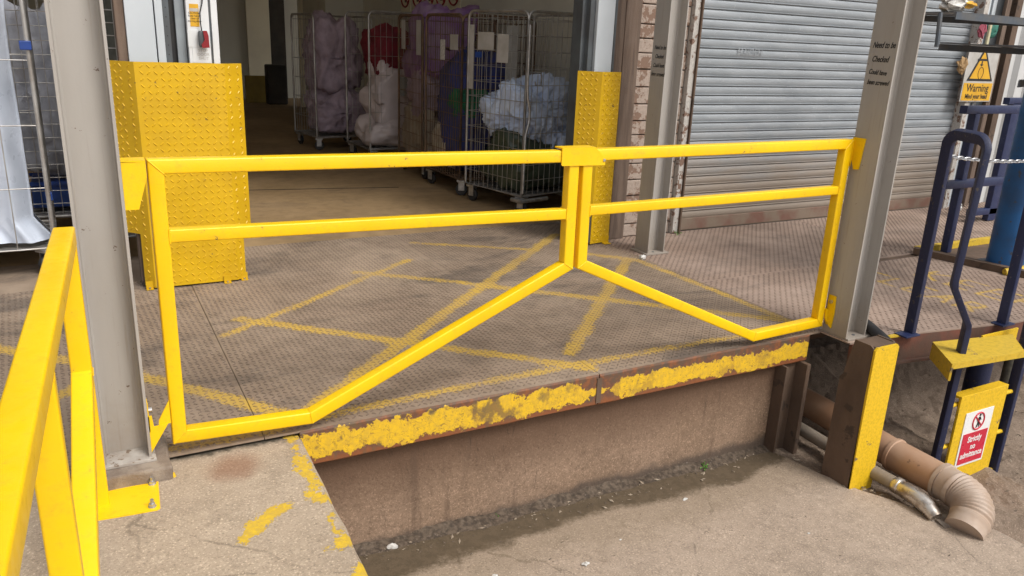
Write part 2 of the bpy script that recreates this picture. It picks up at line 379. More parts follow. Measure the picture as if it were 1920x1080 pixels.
def build(name, mb, mats, parent=None, smooth=False, **tags):
    me = bpy.data.meshes.new(name); me.from_pydata(mb.v, [], mb.f)
    me.materials.clear()
    for m in (mats if isinstance(mats, (list, tuple)) else [mats]): me.materials.append(m)
    if any(mb.mi): me.polygons.foreach_set('material_index', mb.mi)
    fix_normals(me)
    if smooth:
        me.polygons.foreach_set('use_smooth', [True] * len(me.polygons))
        me.set_sharp_from_angle(angle=rad(smooth if smooth is not True else 40))
    o = bpy.data.objects.new(name, me); COL.objects.link(o)
    if parent: o.parent = parent
    for k, v in tags.items(): o[k] = v
    return o
def empty(name, loc=(0, 0, 0), rz=0, **tags):
    o = bpy.data.objects.new(name, None); COL.objects.link(o); o.location = loc; o.rotation_euler = (0, 0, rz)
    o.empty_display_size = .05
    for k, v in tags.items(): o[k] = v
    return o
def inst(src, parent=None, loc=None, rot=None, scale=None, **tags):
    o = src.copy(); COL.objects.link(o)
    if parent: o.parent = parent
    if loc is not None: o.location = loc
    if rot is not None: o.rotation_euler = rot
    if scale is not None: o.scale = scale
    for k, v in tags.items(): o[k] = v
    return o
def kids(o): return [c for c in bpy.data.objects if c.parent == o]
def set_parent_keep(o, p):  # world-space mesh under a located empty
    o.parent = p; o.matrix_parent_inverse = Matrix.Translation(p.location).inverted() if not any(p.rotation_euler) else (Matrix.LocRotScale(p.location, p.rotation_euler, None)).inverted()
def wpart(name, mb, mats, parent, smooth=False, **tags):
    """part given in world coordinates under a thing whose Empty stands elsewhere"""
    o = build(name, mb, mats, None, smooth, **tags)
    M0 = Matrix.LocRotScale(parent.location, parent.rotation_euler, None).inverted()
    if parent.parent: M0 = M0 @ Matrix.LocRotScale(parent.parent.location, parent.parent.rotation_euler, None).inverted()
    o.data.transform(M0); o.parent = parent
    return o
RPROF = []
def round_rect(hw, hh, r, seg=3):
    P = []
    for cx, cy, a0 in ((hw - r, hh - r, 0), (-hw + r, hh - r, 90), (-hw + r, -hh + r, 180), (hw - r, -hh + r, 270)):
        for i in range(seg + 1):
            a = rad(a0 + 90 * i / seg); P.append((cx + r * math.cos(a), cy + r * math.sin(a)))
    return P
def text_mesh(txt, size, mat, M4, name='lettering', parent=None, ext=.0008, align='CENTER', shear=0, bold=0, spacing=1., line=1., squeeze=1.):
    cu = bpy.data.curves.new('t', 'FONT'); cu.body = txt; cu.size = size; cu.align_x = align; cu.align_y = 'CENTER'
    cu.extrude = ext; cu.shear = shear; cu.offset = bold; cu.space_character = spacing; cu.space_line = line; cu.resolution_u = 4
    ob = bpy.data.objects.new('t', cu); COL.objects.link(ob)
    bpy.context.view_layer.update()
    me = bpy.data.meshes.new_from_object(ob.evaluated_get(bpy.context.evaluated_depsgraph_get()))
    bpy.data.objects.remove(ob); bpy.data.curves.remove(cu)
    me.transform(Matrix.Diagonal((squeeze, 1, 1, 1))); me.transform(M4)
    me.materials.clear(); me.materials.append(mat)
    o = bpy.data.objects.new(name, me); COL.objects.link(o)
    if parent:
        M0 = Matrix.LocRotScale(parent.location, parent.rotation_euler, None).inverted()
        if parent.parent: M0 = M0 @ Matrix.LocRotScale(parent.parent.location, parent.parent.rotation_euler, None).inverted()
        me.transform(M0); o.parent = parent
    return o
def wobble(o, seed, a=.0011, f=38):
    for v in o.data.vertices:
        c = Vector((seed, v.co.y * f, v.co.z * f)); c2 = Vector((seed + 5, v.co.y * f * .4, v.co.z * f * .4))
        v.co.y += a * noise.noise(c) + a * 1.6 * noise.noise(c2); v.co.z += a * noise.noise(c + Vector((9, 0, 0))) + a * 1.8 * noise.noise(c2 + Vector((9, 0, 0)))
def frame4(origin, xdir, ydir):
    x = Vector(xdir).normalized(); y = Vector(ydir); y = (y - x * y.dot(x)).normalized(); z = x.cross(y)
    m = Matrix((x, y, z)).transposed().to_4x4(); m.translation = Vector(origin); return m
def seg_sdf(p, segs):
    """signed distance (positive inside) to thick segments [(x0,y0,x1,y1,halfwidth)]; p (n,2) array"""
    best = np.full(len(p), -9.)
    for x0, y0, x1, y1, hw in segs:
        a = np.array((x0, y0)); d = np.array((x1 - x0, y1 - y0)); L = (d ** 2).sum()
        tt = np.clip(((p - a) @ d) / max(L, 1e-9), 0, 1); q = a + tt[:, None] * d
        best = np.maximum(best, hw - np.sqrt(((p - q) ** 2).sum(1)))
    return best
def poly_in(p, poly):
    x, y = p[:, 0], p[:, 1]; ins = np.zeros(len(p), bool); n = len(poly)
    for i in range(n):
        x0, y0 = poly[i]; x1, y1 = poly[(i + 1) % n]
        if y0 == y1: continue
        c = ((y0 > y) != (y1 > y)) & (x < (x1 - x0) * (y - y0) / (y1 - y0) + x0); ins ^= c
    return ins
def paint_attr(me, fn):
    n = len(me.vertices); co = np.empty(n * 3); me.vertices.foreach_get('co', co); co = co.reshape(-1, 3)
    a = me.attributes.new('paint', 'FLOAT', 'POINT'); a.data.foreach_set('value', fn(co).astype(np.float32))
LUG = np.array([(-.5, 0, -.05), (-.3, .5, -.05), (.3, .5, -.05), (.5, 0, -.05), (.3, -.5, -.05), (-.3, -.5, -.05), (-.26, .15, 1), (.26, .15, 1), (.26, -.15, 1), (-.26, -.15, 1)])
LUGF = [(0, 1, 6, 9), (1, 2, 7, 6), (2, 3, 7), (3, 8, 7), (3, 4, 8), (4, 5, 9, 8), (5, 0, 9), (6, 7, 8, 9)]
LUGF = [(0, 1, 6), (0, 6, 9), (0, 9, 5), (1, 2, 7, 6), (2, 3, 7), (3, 8, 7), (3, 4, 8), (4, 5, 9, 8), (6, 7, 8, 9)]
def lugs(region_poly, pitch, length, width, height, angle=0, jitter=0):
    """tread lugs in a 2-D polygon: alternate ones turned by 90 degrees; returns verts (x,y,z), faces"""
    P = np.array(region_poly); c = P.mean(0); R = np.abs(P - c).max() * 1.5
    ca, sa = math.cos(angle), math.sin(angle)
    n = int(R / pitch) + 1; ii, jj = np.meshgrid(np.arange(-n, n + 1), np.arange(-n, n + 1)); ii = ii.ravel(); jj = jj.ravel()
    c0 = np.round(c / pitch) * pitch
    px = c0[0] + (ii * ca - jj * sa) * pitch; py = c0[1] + (ii * sa + jj * ca) * pitch
    m = poly_in(np.stack([px, py], 1), region_poly); px, py, ii, jj = px[m], py[m], ii[m], jj[m]
    ang = angle + np.where((ii + jj) % 2 == 0, math.pi / 4, -math.pi / 4)
    L = LUG * np.array((length, width, height))
    X = px[:, None] + L[:, 0] * np.cos(ang)[:, None] - L[:, 1] * np.sin(ang)[:, None]
    Yy = py[:, None] + L[:, 0] * np.sin(ang)[:, None] + L[:, 1] * np.cos(ang)[:, None]
    Z = np.broadcast_to(L[:, 2], X.shape)
    V = np.stack([X, Yy, Z], 2).reshape(-1, 3)
    F = []
    for k in range(len(px)):
        o = k * 10
        F += [tuple(i + o for i in f) for f in LUGF]
    return V, F
def mesh_np(name, V, F, mat, parent=None, **tags):
    me = bpy.data.meshes.new(name); me.from_pydata([tuple(v) for v in V], [], F); me.materials.append(mat)
    o = bpy.data.objects.new(name, me); COL.objects.link(o)
    if parent: o.parent = parent
    for k, v in tags.items(): o[k] = v
    return o
def grid_sheet(x0, x1, y0, y1, z, step, keep=None, zfn=None, thick=0):
    nx = max(1, round((x1 - x0) / step)); ny = max(1, round((y1 - y0) / step))
    xs = np.linspace(x0, x1, nx + 1); ys = np.linspace(y0, y1, ny + 1)
    V = [(x, y, (zfn(x, y) if zfn else z)) for y in ys for x in xs]
    F = [(j * (nx + 1) + i, j * (nx + 1) + i + 1, (j + 1) * (nx + 1) + i + 1, (j + 1) * (nx + 1) + i) for j in range(ny) for i in range(nx)
         if keep is None or keep((xs[i] + xs[i + 1]) / 2, (ys[j] + ys[j + 1]) / 2)]
    return V, F

# ------------------------------------------------------------------ setting: ground
def slab_h(x, y): return -.645 - .02 * x + .004 * noise.noise(Vector((x * 2, y * 2, 3)))
EDGE = [(2.64, .06), (2.70, -.11), (2.73, -.28), (2.80, -.5), (2.90, -.68), (2.98, -.92), (3.13, -1.04), (3.14, -1.3), (3.15, -30)]
def edge_x(y):
    for (xa, ya), (xb, yb) in zip(EDGE, EDGE[1:]):
        if y <= ya and y >= yb: return xa + (xb - xa) * (ya - y) / (ya - yb)
    return EDGE[0][0] if y > 0 else EDGE[-1][0]
mb = MB()
ys = [.08, .03, 0, -.05, -.11, -.2, -.28, -.36, -.44, -.5, -.58, -.68, -.8, -.92, -.98, -1.04, -1.15, -1.3, -1.8, -2.5, -4, -7, -12, -20, -30]
NX = 24; V = []
for y in ys:
    xe = edge_x(y)
    for i in range(NX + 1):
        x = -.06 + (xe + .06) * i / NX; V.append((x, y, slab_h(x, y)))
    V.append((xe + .02 * noise.noise(Vector((0, y * 9, 0))), y, slab_h(xe, y) - .5))
F = []
for j in range(len(ys) - 1):
    for i in range(NX + 1): F.append((j * (NX + 2) + i, (j + 1) * (NX + 2) + i, (j + 1) * (NX + 2) + i + 1, j * (NX + 2) + i + 1))
mb.add(V, F)
ground = build('dock_pit_slab', mb, SLAB, kind='structure'); paint_attr(ground.data, lambda c: np.full(len(c), -1.))
def low_h(x, y):
    a = min(1, max(0, (x - 3.45 + .12 * noise.noise(Vector((y * 2.1, 0, 0)))) / .10))
    b = min(1, max(0, (x - 3.95 + .1 * noise.noise(Vector((y * 1.7, 4, 0)))) / .12))
    e = min(1, max(0, (x - 2.6) / .25))
    return -.70 + .26 * min(1, max(0, (y - .32) / .7)) - .03 * e - .10 * a - .10 * b + .022 * noise.noise(Vector((x * 5, y * 5, 0))) + .012 * noise.noise(Vector((x * 17, y * 17, 2)))  # invented rise of the ground under the deck, shaped to catch more light
V, F = grid_sheet(2.66, 7.5, -3.0, 2.1, 0, .045, keep=lambda x, y: x > edge_x(y) - .06, zfn=lambda x, y: low_h(x, y) - (.22 if y < -1.02 and x > 3.1 else 0))
lg = mesh_np('dirt_ground', V, F, DIRT, kind='structure'); paint_attr(lg.data, lambda c: np.full(len(c), -1.))
mb = MB().box(-60, 60, -90, 60, -1.3, -1.25); yard = build('yard_ground', mb, SLAB, kind='structure'); paint_attr(yard.data, lambda c: np.full(len(c), -1.))
# left concrete kerb strip (camera side platform)
sx0, sx1, sy0, sy1 = -6, 0, -6, .03
def strip_edge(y): return (.004 + .03 * y) + .006 * noise.noise(Vector((0, y * 7, 0)))
ysr = list(np.linspace(.03, -1.6, 80)) + [-2.2, -3, -6]
xsr = [0] + [-.012] + list(np.linspace(-.04, -1.4, 60)) + [-2.5, -6]
V = []; F = []
for y in ysr:
    for k, xo in enumerate(xsr):
        V.append((xo + strip_edge(y) * max(0, 1 + xo / 1.4) - (.0 if k else 0), y, -.022 - (.014 if k == 0 else 0) + .003 * noise.noise(Vector((xo * 6, y * 6, 0)))))
n = len(xsr)
for j in range(len(ysr) - 1):
    for i in range(n - 1): F.append((j * n + i, j * n + i + 1, (j + 1) * n + i + 1, (j + 1) * n + i))
o = len(V)
for y in ysr: V.append((strip_edge(y) + .004, y, -1.26))
for j in range(len(ysr) - 1): F.append((j * n, (j + 1) * n, o + j + 1, o + j))
strip = mesh_np('concrete_strip', V, F, STRIP, kind='structure')
fix_normals(strip.data)
PATCH = [[(-.045, .015, -.03, -.02, .018), (-.04, -.07, -.035, -.10, .010), (-.04, -.17, -.045, -.30, .030), (-.055, -.24, -.035, -.37, .028), (-.05, -.39, -.09, -.44, .014), (-.07, -.43, -.03, -.47, .028)],
         [(-.045, -.57, -.045, -.68, .014), (-.05, -.71, -.09, -.75, .014), (-.03, -.72, -.06, -.74, .026)], [(-.02, -.88, -.06, -.96, .032), (-.04, -.9, -.04, -1.1, .025)],
         [(-.165, -.465, -.21, -.475, .022), (-.20, -.47, -.285, -.55, .034), (-.285, -.55, -.315, -.59, .022), (-.32, -.60, -.335, -.63, .002)], [(-.40, -.665, -.36, -.68, .002)]]
paint_attr(strip.data, lambda c: np.where(c[:, 2] > -.2, seg_sdf(c[:, :2], sum(PATCH, [])), -1))

# ------------------------------------------------------------------ dock wall, steel beam with peeling paint
V, F = grid_sheet(-.02, 2.72, -1.0, -.1, 0, .06); V = [(x, .05, z) for x, z, _ in V]
dw = mesh_np('dock_wall', V, F, WALLM, label='brown rendered dock wall below the peeling yellow beam', category='wall'); paint_attr(dw.data, lambda c: np.full(len(c), -1.))
fix_normals(dw.data)
be = empty('dock_edge_beam', (0, 0, -.16), label='rusty steel edge beam with peeling yellow paint along the deck front', category='beam')
for (a, b) in ((.0, 1.415), (1.422, 2.835)):
    mb = MB(); k = 40
    V = []
    prof = [(.045, -.158), (.0, -.16), (-.004, -.155), (-.004, -.012), (.0, -.004), (.04, -.003)]
    for i in range(k + 1):
        x = a + (b - a) * i / k
        for q, (yy, zz) in enumerate(prof):
            j = .004 * noise.noise(Vector((x * 6, q * .3, 5))); V.append((x, yy + j, zz + (j if q < 2 else 0)))
    F = [(i * 6 + q, i * 6 + q + 1, (i + 1) * 6 + q + 1, (i + 1) * 6 + q) for i in range(k) for q in range(5)] + [(0, 1, 2, 3, 4, 5), tuple(k * 6 + q for q in range(5, -1, -1))]
    mb.add(V, F); wpart('beam_length', mb, FASCIA, be)
mb = MB().box(1.405, 1.432, -.009, -.0045, -.15, -.02); wpart('joint_cover', mb, RUST, be)
# right end post of the wall (I section) and dark recess piece
pst = empty('wall_end_post', (2.8, .02, -.72), label='dark rusty steel post at the right end of the brown dock wall', category='post')
wpart('web', MB().box(2.735, 2.80, .05, .06, -.8, -.165), RUST, pst)
wpart('flange', MB().box(2.66, 2.675, -.03, .05, -.74, -.165, .003), RUST, pst)
wpart('flange', MB().box(2.80, 2.83, -.05, .09, -.80, -.165, .003), RUST, pst)
wpart('web', MB().box(2.675, 2.80, .03, .045, -.8, -.165), RUST, pst)

# ------------------------------------------------------------------ deck
deck = empty('steel_deck', (0, 0, 0), kind='structure')
HW = .043
LINES = [(-.62, .93, -.02, .17, HW), (0, .10, 2.69, 2.50, HW), (.02, 1.38, 1.43, .07, HW), (.05, .085, .75, .125, .03), (.75, .125, 1.9, .14, .03), (1.9, .14, 2.86, .12, .03),
         (1.43, .28, 2.80, 1.66, HW), (.86, 2.02, 1.41, 1.57, HW - .008), (1.41, 1.57, 2.92, .18, HW), (2.58, 1.90, 2.855, 1.62, HW), (2.855, 1.62, 2.90, .2, .034),
         (1.5, 2.62, 2.25, 2.15, HW - .01), (-.1, 1.16, 1.3, 2.18, HW - .012), (-1.5, .1, -.6, .92, HW), (-.45, .055, -.05, .055, .03), (-1.3, 1.6, -.62, .93, HW)]
UP = .30
def glyph(ch, cx, cy, h, wd, hw=.020):
    # reading direction -y, letter top towards +x
    G = {'K': [(0, 0, 0, 1), (0, .5, 1, 1), (0, .5, 1, 0)], 'E': [(0, 0, 0, 1), (0, 0, 1, 0), (0, .5, .8, .5), (0, 1, 1, 1)], 'P': [(0, 0, 0, 1), (0, 1, .8, .95), (.8, .95, .8, .5), (.8, .5, 0, .48)],
         'C': [(1, 1, .1, .95), (.1, .95, .1, .05), (.1, .05, 1, 0)], 'L': [(0, 1, 0, 0), (0, 0, 1, 0)], 'A': [(0, 0, .5, 1), (.5, 1, 1, 0), (.2, .4, .8, .4)], 'R': [(0, 0, 0, 1), (0, 1, .8, .95), (.8, .95, .8, .5), (.8, .5, 0, .5), (.3, .5, 1, 0)]}
    return [(cx + (b - .5) * h, cy - (a - .5) * wd, cx + (d - .5) * h, cy - (c - .5) * wd, hw) for a, b, c, d in G[ch]]
KEEP = []
for ch, cy in zip('KEEP', (.50, .27, .04, -.17)): KEEP += glyph(ch, 4.68, cy, .26, .15)
for ch, cy in zip('CLEAR', (.68, .50, .32, .14, -.05)): KEEP += glyph(ch, 4.24, cy, .20, .12)
def deckpaint(segs): return lambda c: seg_sdf(c[:, :2], segs)
def frontR(x): return -.20 - .15 * max(0, min(1, (x - 3.2) / 1.0))
def plate(x0, x1, y0, y1, mat, segs, step=.04, pitch=.0285, ang=0, poly=None, lug=True, th=.008, L=.026, W=.0085, Hh=.0036):
    g = .0018
    V, F = grid_sheet(x0 + g, x1 - g, y0 + g, y1 - g, 0, step)
    if poly: V = [(x, y + (poly(x) - y0) * (1 - (y - y0) / (y1 - y0)), z) for x, y, z in V]
    z0 = .0015 * random.uniform(-1, 1)
    V = [(x, y, z + z0) for x, y, z in V]
    mb = MB().add(V, F)
    # edge skirt
    nx = max(1, round((x1 - x0 - 2 * g) / step)); ny = max(1, round((y1 - y0 - 2 * g) / step))
    ring = [i for i in range(nx + 1)] + [(j) * (nx + 1) + nx for j in range(1, ny + 1)] + [ny * (nx + 1) + i for i in range(nx - 1, -1, -1)] + [j * (nx + 1) for j in range(ny - 1, 0, -1)]
    o = len(mb.v)
    mb.v += [(V[i][0], V[i][1], V[i][2] - th) for i in ring]
    for k in range(len(ring)): mb.f.append((ring[k], o + k, o + (k + 1) % len(ring), ring[(k + 1) % len(ring)])); mb.mi.append(0)
    p = build('deck_plate', mb, mat, deck); paint_attr(p.data, deckpaint(segs) if segs else (lambda c: np.full(len(c), -1.)))
    if lug:
        rp = [(x0 + .01, y0 + .012), (x1 - .01, y0 + .012), (x1 - .01, y1 - .01), (x0 + .01, y1 - .01)]
        if poly: rp = [(x0 + .01, poly(x0) + .015), ((x0 + x1) / 2, poly((x0 + x1) / 2) + .015), (x1 - .01, poly(x1) + .015), (x1 - .01, y1 - .01), (x0 + .01, y1 - .01)]
        LV, LF = lugs(rp, pitch, L, W, Hh, ang); LV[:, 2] += z0
        q = mesh_np('tread_lugs', LV, LF, {DECK.name: DECKL, DECKR.name: DECKRL}[mat.name], p, kind='stuff'); paint_attr(q.data, deckpaint(segs) if segs else (lambda c: np.full(len(c), -1.)))
    return p
plate(-1.75, -.135, .0, 2.3, DECK, LINES, ang=rad(3))
plate(-.135, 1.42, .0, 1.24, DECK, LINES)
plate(-.135, 1.42, 1.24, 2.9, DECK, LINES)
plate(1.42, 2.925, .0, 2.9, DECK, LINES)
RP = dict(pitch=.034, L=.022, W=.010)
plate(2.925, 4.05, -.2, 1.0, DECKR, KEEP, .03, poly=frontR, ang=rad(45), **RP)
plate(4.05, 5.15, -.35, .93, DECKR, KEEP, .022, ang=rad(45), poly=frontR, **RP)
plate(2.925, 5.15, 1.0, 2.25, DECKR, None, ang=rad(45), **RP)
plate(5.15, 8.6, .93, 2.25, DECKR, None, ang=rad(45), **RP)
plate(5.15, 8.6, -.35, .93, DECKR, None, lug=False)
plate(-6, -1.75, .0, 2.9, DECK, None, lug=False)
plate(-1.75, -.135, 2.3, 2.9, DECK, None, lug=False)
sub = MB().box(-6, 2.86, .06, 2.95, -.14, -.0105); build('deck_underframe', sub, RUST, deck)
sub = MB().box(2.93, 9, .3, 2.3, -.2, -.0105); build('deck_underframe', sub, RUST, deck)
# interior floor
V, F = grid_sheet(-6, 6.5, 2.9, 16, -.002, .25); fl = mesh_np('interior_floor', V, F, INFL, kind='structure'); paint_attr(fl.data, lambda c: np.full(len(c), -1.))
for (a, b, c, d) in ((-.6, .15, 4.93, 4.945), (.2, 2.1, 4.86, 4.872)):
    pass
mb = MB().prism([(-.5, 5.25), (2.2, 4.80), (2.2, 4.815), (-.5, 5.265)], 'z', -.001, .0015)
build('floor_joint', mb, INT_D, kind='structure')
# beams of the right bay
rb = empty('right_bay_edge_beam', (3.2, -.2, -.2), label='red brown steel channel under the deck edge below the right grey column', category='beam')
mb = MB(); mb.prism([(2.94, -.205), (3.25, -.21), (4.3, -.36), (4.3, -.34), (3.25, -.19), (2.94, -.185)], 'z', -.16, -.009); wpart('channel_web', mb, REDST, rb)
mb = MB(); mb.prism([(2.94, -.235), (3.25, -.24), (4.3, -.39), (4.3, -.36), (3.25, -.21), (2.94, -.205)], 'z', -.165, -.155); wpart('channel_lip', mb, REDST, rb)
mb = MB().prism([(3.14, -.215), (3.34, -.232), (3.34, -.205), (3.14, -.19)], 'z', -.006, .004); wpart('painted_edge_strip', mb, YDIRT, rb)

# ------------------------------------------------------------------ walls of the building
bw = empty('warehouse_building', (0, 2.5, 0), label='warehouse behind the dock with dark open doorway and whitewashed brick pier', category='building')
TP = 4.6
wpart('upper_wall', MB().box(-6, 9.2, 2.36, 2.55, 4.1, TP), WHPEEL, bw)  # unseen wall, its lower edge set high to let more light indoors
wpart('left_end_wall', MB().box(-6.2, -6, 2.36, 16.2, -.3, TP), INT_W, bw)
wpart('interior_rear_wall', MB().box(-6, 6.6, 16, 16.2, -.3, TP), INT_W, bw)
wpart('interior_right_wall', MB().box(3.62, 3.75, 2.56, 14, 0, TP), INT_W, bw)
wpart('ceiling', MB().box(-6.2, 9.2, 2.3, 16.2, TP, TP + .1), INT_W, bw)
wpart('partition_panel', MB().box(2.78, 3.26, 15.55, 15.62, 0, TP), INT_P, bw)
wpart('partition_panel', MB().box(1.2, 2.78, 15.7, 15.75, 0, TP), INT_W, bw)
wpart('rear_doorway', MB().box(3.26, 3.62, 15.7, 15.75, 0, 2.9), INT_D, bw)
wpart('door_post', MB().box(3.44, 3.54, 13.7, 13.8, 0, TP), INT_P, bw)
wpart('rear_side_wall', MB().prism([(3.54, 13.8), (3.0, 10.2), (3.06, 10.2), (3.6, 13.8)], 'z', 0, TP), INT_W, bw)
wpart('rear_side_wall', MB().box(3.06, 3.62, 10.2, 10.3, 0, TP), INT_W, bw)
# brick pier, individually visible whitewashed blocks
wpart('pier_core', MB().box(3.16, 3.64, 2.26, 2.5, 0, 4.1), MORTAR, bw)
bmesh_brick = None
zz = 0.0; row = 0
while zz < 2.6:
    hgt = random.uniform(.10, .15); x = 3.155; k = 0
    while x < 3.60:
        wd = min(random.uniform(.16, .3), 3.645 - x)
        if 3.645 - x - wd < .06: wd = 3.645 - x
        b = wpart('brick', MB().box(x + .004, x + wd - .004, 2.235 + random.uniform(-.006, .006), 2.3, zz + .004, zz + hgt - .004, .006), WHBRICK, bw)
        x += wd; k += 1
    zz += hgt; row += 1
wpart('timber_jamb', MB().box(3.005, 3.15, 2.2, 2.42, 0, 4.1, .006), TIMBER, bw)
wpart('shutter_guide', MB().box(3.645, 3.70, 2.19, 2.30, 0, 4.1, .004), WHPEEL, bw)
wpart('shutter_guide', MB().box(3.70, 3.715, 2.17, 2.30, 0, 4.1, .003), RUST, bw)
wpart('shutter_guide', MB().box(7.20, 7.27, 2.15, 2.32, 0, 4.1, .004), WHPEEL, bw)
wpart('pier_post', MB().box(7.27, 7.34, 2.18, 2.3, 0, 4.1, .004), FRAMEW, bw)
wpart('dark_recess', MB().box(7.34, 7.86, 2.34, 2.36, 0, 4.1), FRAMED, bw)
wpart('recess_jamb', MB().box(7.44, 7.50, 2.22, 2.34, 0, 4.1, .004), FRAMEW, bw)
wpart('recess_jamb', MB().box(7.80, 7.90, 2.2, 2.34, 0, 4.1, .004), RUST, bw)
# corrugated cladding to the right
V = []; F = []; x = 7.9; i = 0
prof = [(0, 0), (.10, 0), (.13, .05), (.22, .05), (.25, 0)]
while x < 10.5:
    for dx, dy in prof[:-1]: V += [(x + dx, 2.24 + dy, -.2), (x + dx, 2.24 + dy, 3.2)]
    x += .25
F = [(2 * k, 2 * k + 2, 2 * k + 3, 2 * k + 1) for k in range(len(V) // 2 - 1)]
wpart('corrugated_cladding', MB().add(V, F), CLADW, bw)
# ------------------------------------------------------------------ roller shutter
sh = empty('roller_shutter', (3.715, 2.25, 0), label='grey galvanised roller shutter, closed, brown with dirt at its foot', category='shutter')
sp = []
nprof = 9; pitch = .0735
for i in range(nprof):
    u = i / (nprof - 1); sp.append((-.008 * math.sin(math.pi * u) ** .6 if 0 < u < 1 else 0, u * pitch * .83))
sp += [(.004, pitch * .85), (-.011, pitch * .88), (-.013, pitch * .93), (-.004, pitch * .985), (.006, pitch * .99)]
V = []; nx = 14
for i in range(nx + 1):
    for (dy, dz) in sp: V.append((3.485 * i / nx, dy, dz))
ns = len(sp); F = [(i * ns + q, (i + 1) * ns + q, (i + 1) * ns + q + 1, i * ns + q + 1) for i in range(nx) for q in range(ns - 1)]
sl = build('slat', MB().add(V, F), SHUT, sh, smooth=55); sl.location = (0, 0, .11)
for k in range(1, 54): inst(sl, sh, (0, random.uniform(-.002, .002), .11 + pitch * k), (0, random.uniform(-.0008, .0008), 0))
build('bottom_rail', MB().box(0, 3.485, -.012, .02, .012, .11, .004), M('dirty_red_brown_rail', (.17, .085, .06), (.20, .15, .11), scale=5, rough=.75), sh)
text_mesh('MAIDEN', .075, M('chalk_grey', (.3, .32, .34), rough=.7), frame4((4.31, 2.229, 1.475), (1, 0, 0), (0, 0, 1)), 'chalk_lettering', sh, .0005)

# ------------------------------------------------------------------ grey H columns
def h_column(name, x0, x1, y0, y1, z0, z1, label, lean=0, tf=.009, tw=.007):
    t = empty(name, ((x0 + x1) / 2, (y0 + y1) / 2, z0), label=label, category='column', group='grey steel columns')
    yc = (y0 + y1) / 2
    mb = MB()
    P = [(x0, y0), (x0 + tf, y0), (x0 + tf, yc - tw / 2 - .009), (x0 + tf + .003, yc - tw / 2 - .003), (x0 + tf + .009, yc - tw / 2), (x1 - tf - .009, yc - tw / 2), (x1 - tf - .003, yc - tw / 2 - .003), (x1 - tf, yc - tw / 2 - .009), (x1 - tf, y0), (x1, y0),
         (x1, y1), (x1 - tf, y1), (x1 - tf, yc + tw / 2 + .009), (x1 - tf - .009, yc + tw / 2), (x0 + tf + .009, yc + tw / 2), (x0 + tf, yc + tw / 2 + .009), (x0 + tf, y1), (x0, y1)]
    mb.prism(P, 'z', z0 + .012, z1)
    wpart('h_section', mb, GREY, t)
    return t
colL = h_column('grey_column', -.685, -.533, -.06, .09, .03, 4.2, 'grey steel column at the left end of the yellow gates, nearest the camera')
colR = h_column('grey_column', 2.932, 3.092, -.16, -.0, .0, 4.2, 'grey steel column at the right end of the yellow gates with handwriting on its side')
colM = h_column('grey_column', 3.01, 3.165, 1.70, 1.86, .0, 4.2, 'grey steel column further back in front of the whitewashed brick pier')
for c, (x0, x1, y0, y1) in ((colL, (-.70, -.52, -.075, .10)), (colR, (2.935, 3.15, -.175, .03)), (colM, (2.99, 3.20, 1.685, 1.88))):
    z = .03 if c is colL else 0
    wpart('base_plate', MB().box(x0, x1, y0, y1, z, z + .012, .002), GREYL if c is colL else GREY, c)
    if c is not colL:
        mbb = MB()
        for bx, by in ((x0 + .09, y0 + .04), (x1 - .03, y0 + .04)):
            wpart('bolt', MB().cyl((bx, by, z + .012), .009, .003, n=10), DKMET, c)
wpart('painted_foot', MB().prism([(-.675, .008), (-.543, .008), (-.543, .0095), (-.675, .0095)], 'z', .042, .05), GREYL, colL)
# concrete pad under left column
mb = MB(); mb.box(-.735, -.475, -.13, .14, -.031, .029, .008)
bm = bmesh.new(); me = bpy.data.meshes.new('concrete_pad'); me.from_pydata(mb.v, [], mb.f); bm.from_mesh(me)
bmesh.ops.subdivide_edges(bm, edges=bm.edges[:], cuts=3, use_grid_fill=True)
for v in bm.verts: v.co += Vector((noise.noise(v.co * 14), noise.noise(v.co * 14 + Vector((5, 0, 0))), noise.noise(v.co * 12 + Vector((0, 7, 0))) * .5)) * .008
bm.to_mesh(me); bm.free(); me.materials.append(CEMENT)
pad = bpy.data.objects.new('concrete_pad', me); COL.objects.link(pad); fix_normals(me); pad['label'] = 'rough concrete pad under the left grey column'; pad['category'] = 'pad'
bl_ = MB().cyl((-.475, -.115, -.03), .012, .022, n=8, r2=.006); build('yellow_plug', bl_, YCHIP, label='small yellow capped stub beside the concrete pad', category='plug')
# handwriting
def on_left_face(x, y, z): return frame4((x, y, z), (0, -1, 0), (0, 0, 1))
for i, (tx, dy, z, sc) in enumerate((('Need to be', 0, 1.545, .042), ('Checked', .008, 1.478, .040), ('Could have', .012, 1.415, .034), ('been screwed', .0, 1.365, .034))):
    wobble(text_mesh(tx, sc, INK, on_left_face(2.9312, -.082 + dy, z) @ Matrix.Rotation(rad(random.uniform(-3, 3)), 4, 'Z'), 'handwriting', colR, .0004, shear=.35, bold=.0007, squeeze=.66), i * 3.3)
for i, (tx, z) in enumerate((('Need to be', 1.485), ('Checked', 1.425), ('Could have', 1.365), ('been screwed', 1.305))):
    wobble(text_mesh(tx, .04, INK, on_left_face(3.0092, 1.775, z), 'handwriting', colM, .0004, shear=.35, bold=.0006, squeeze=.66), i * 2.1 + 20)

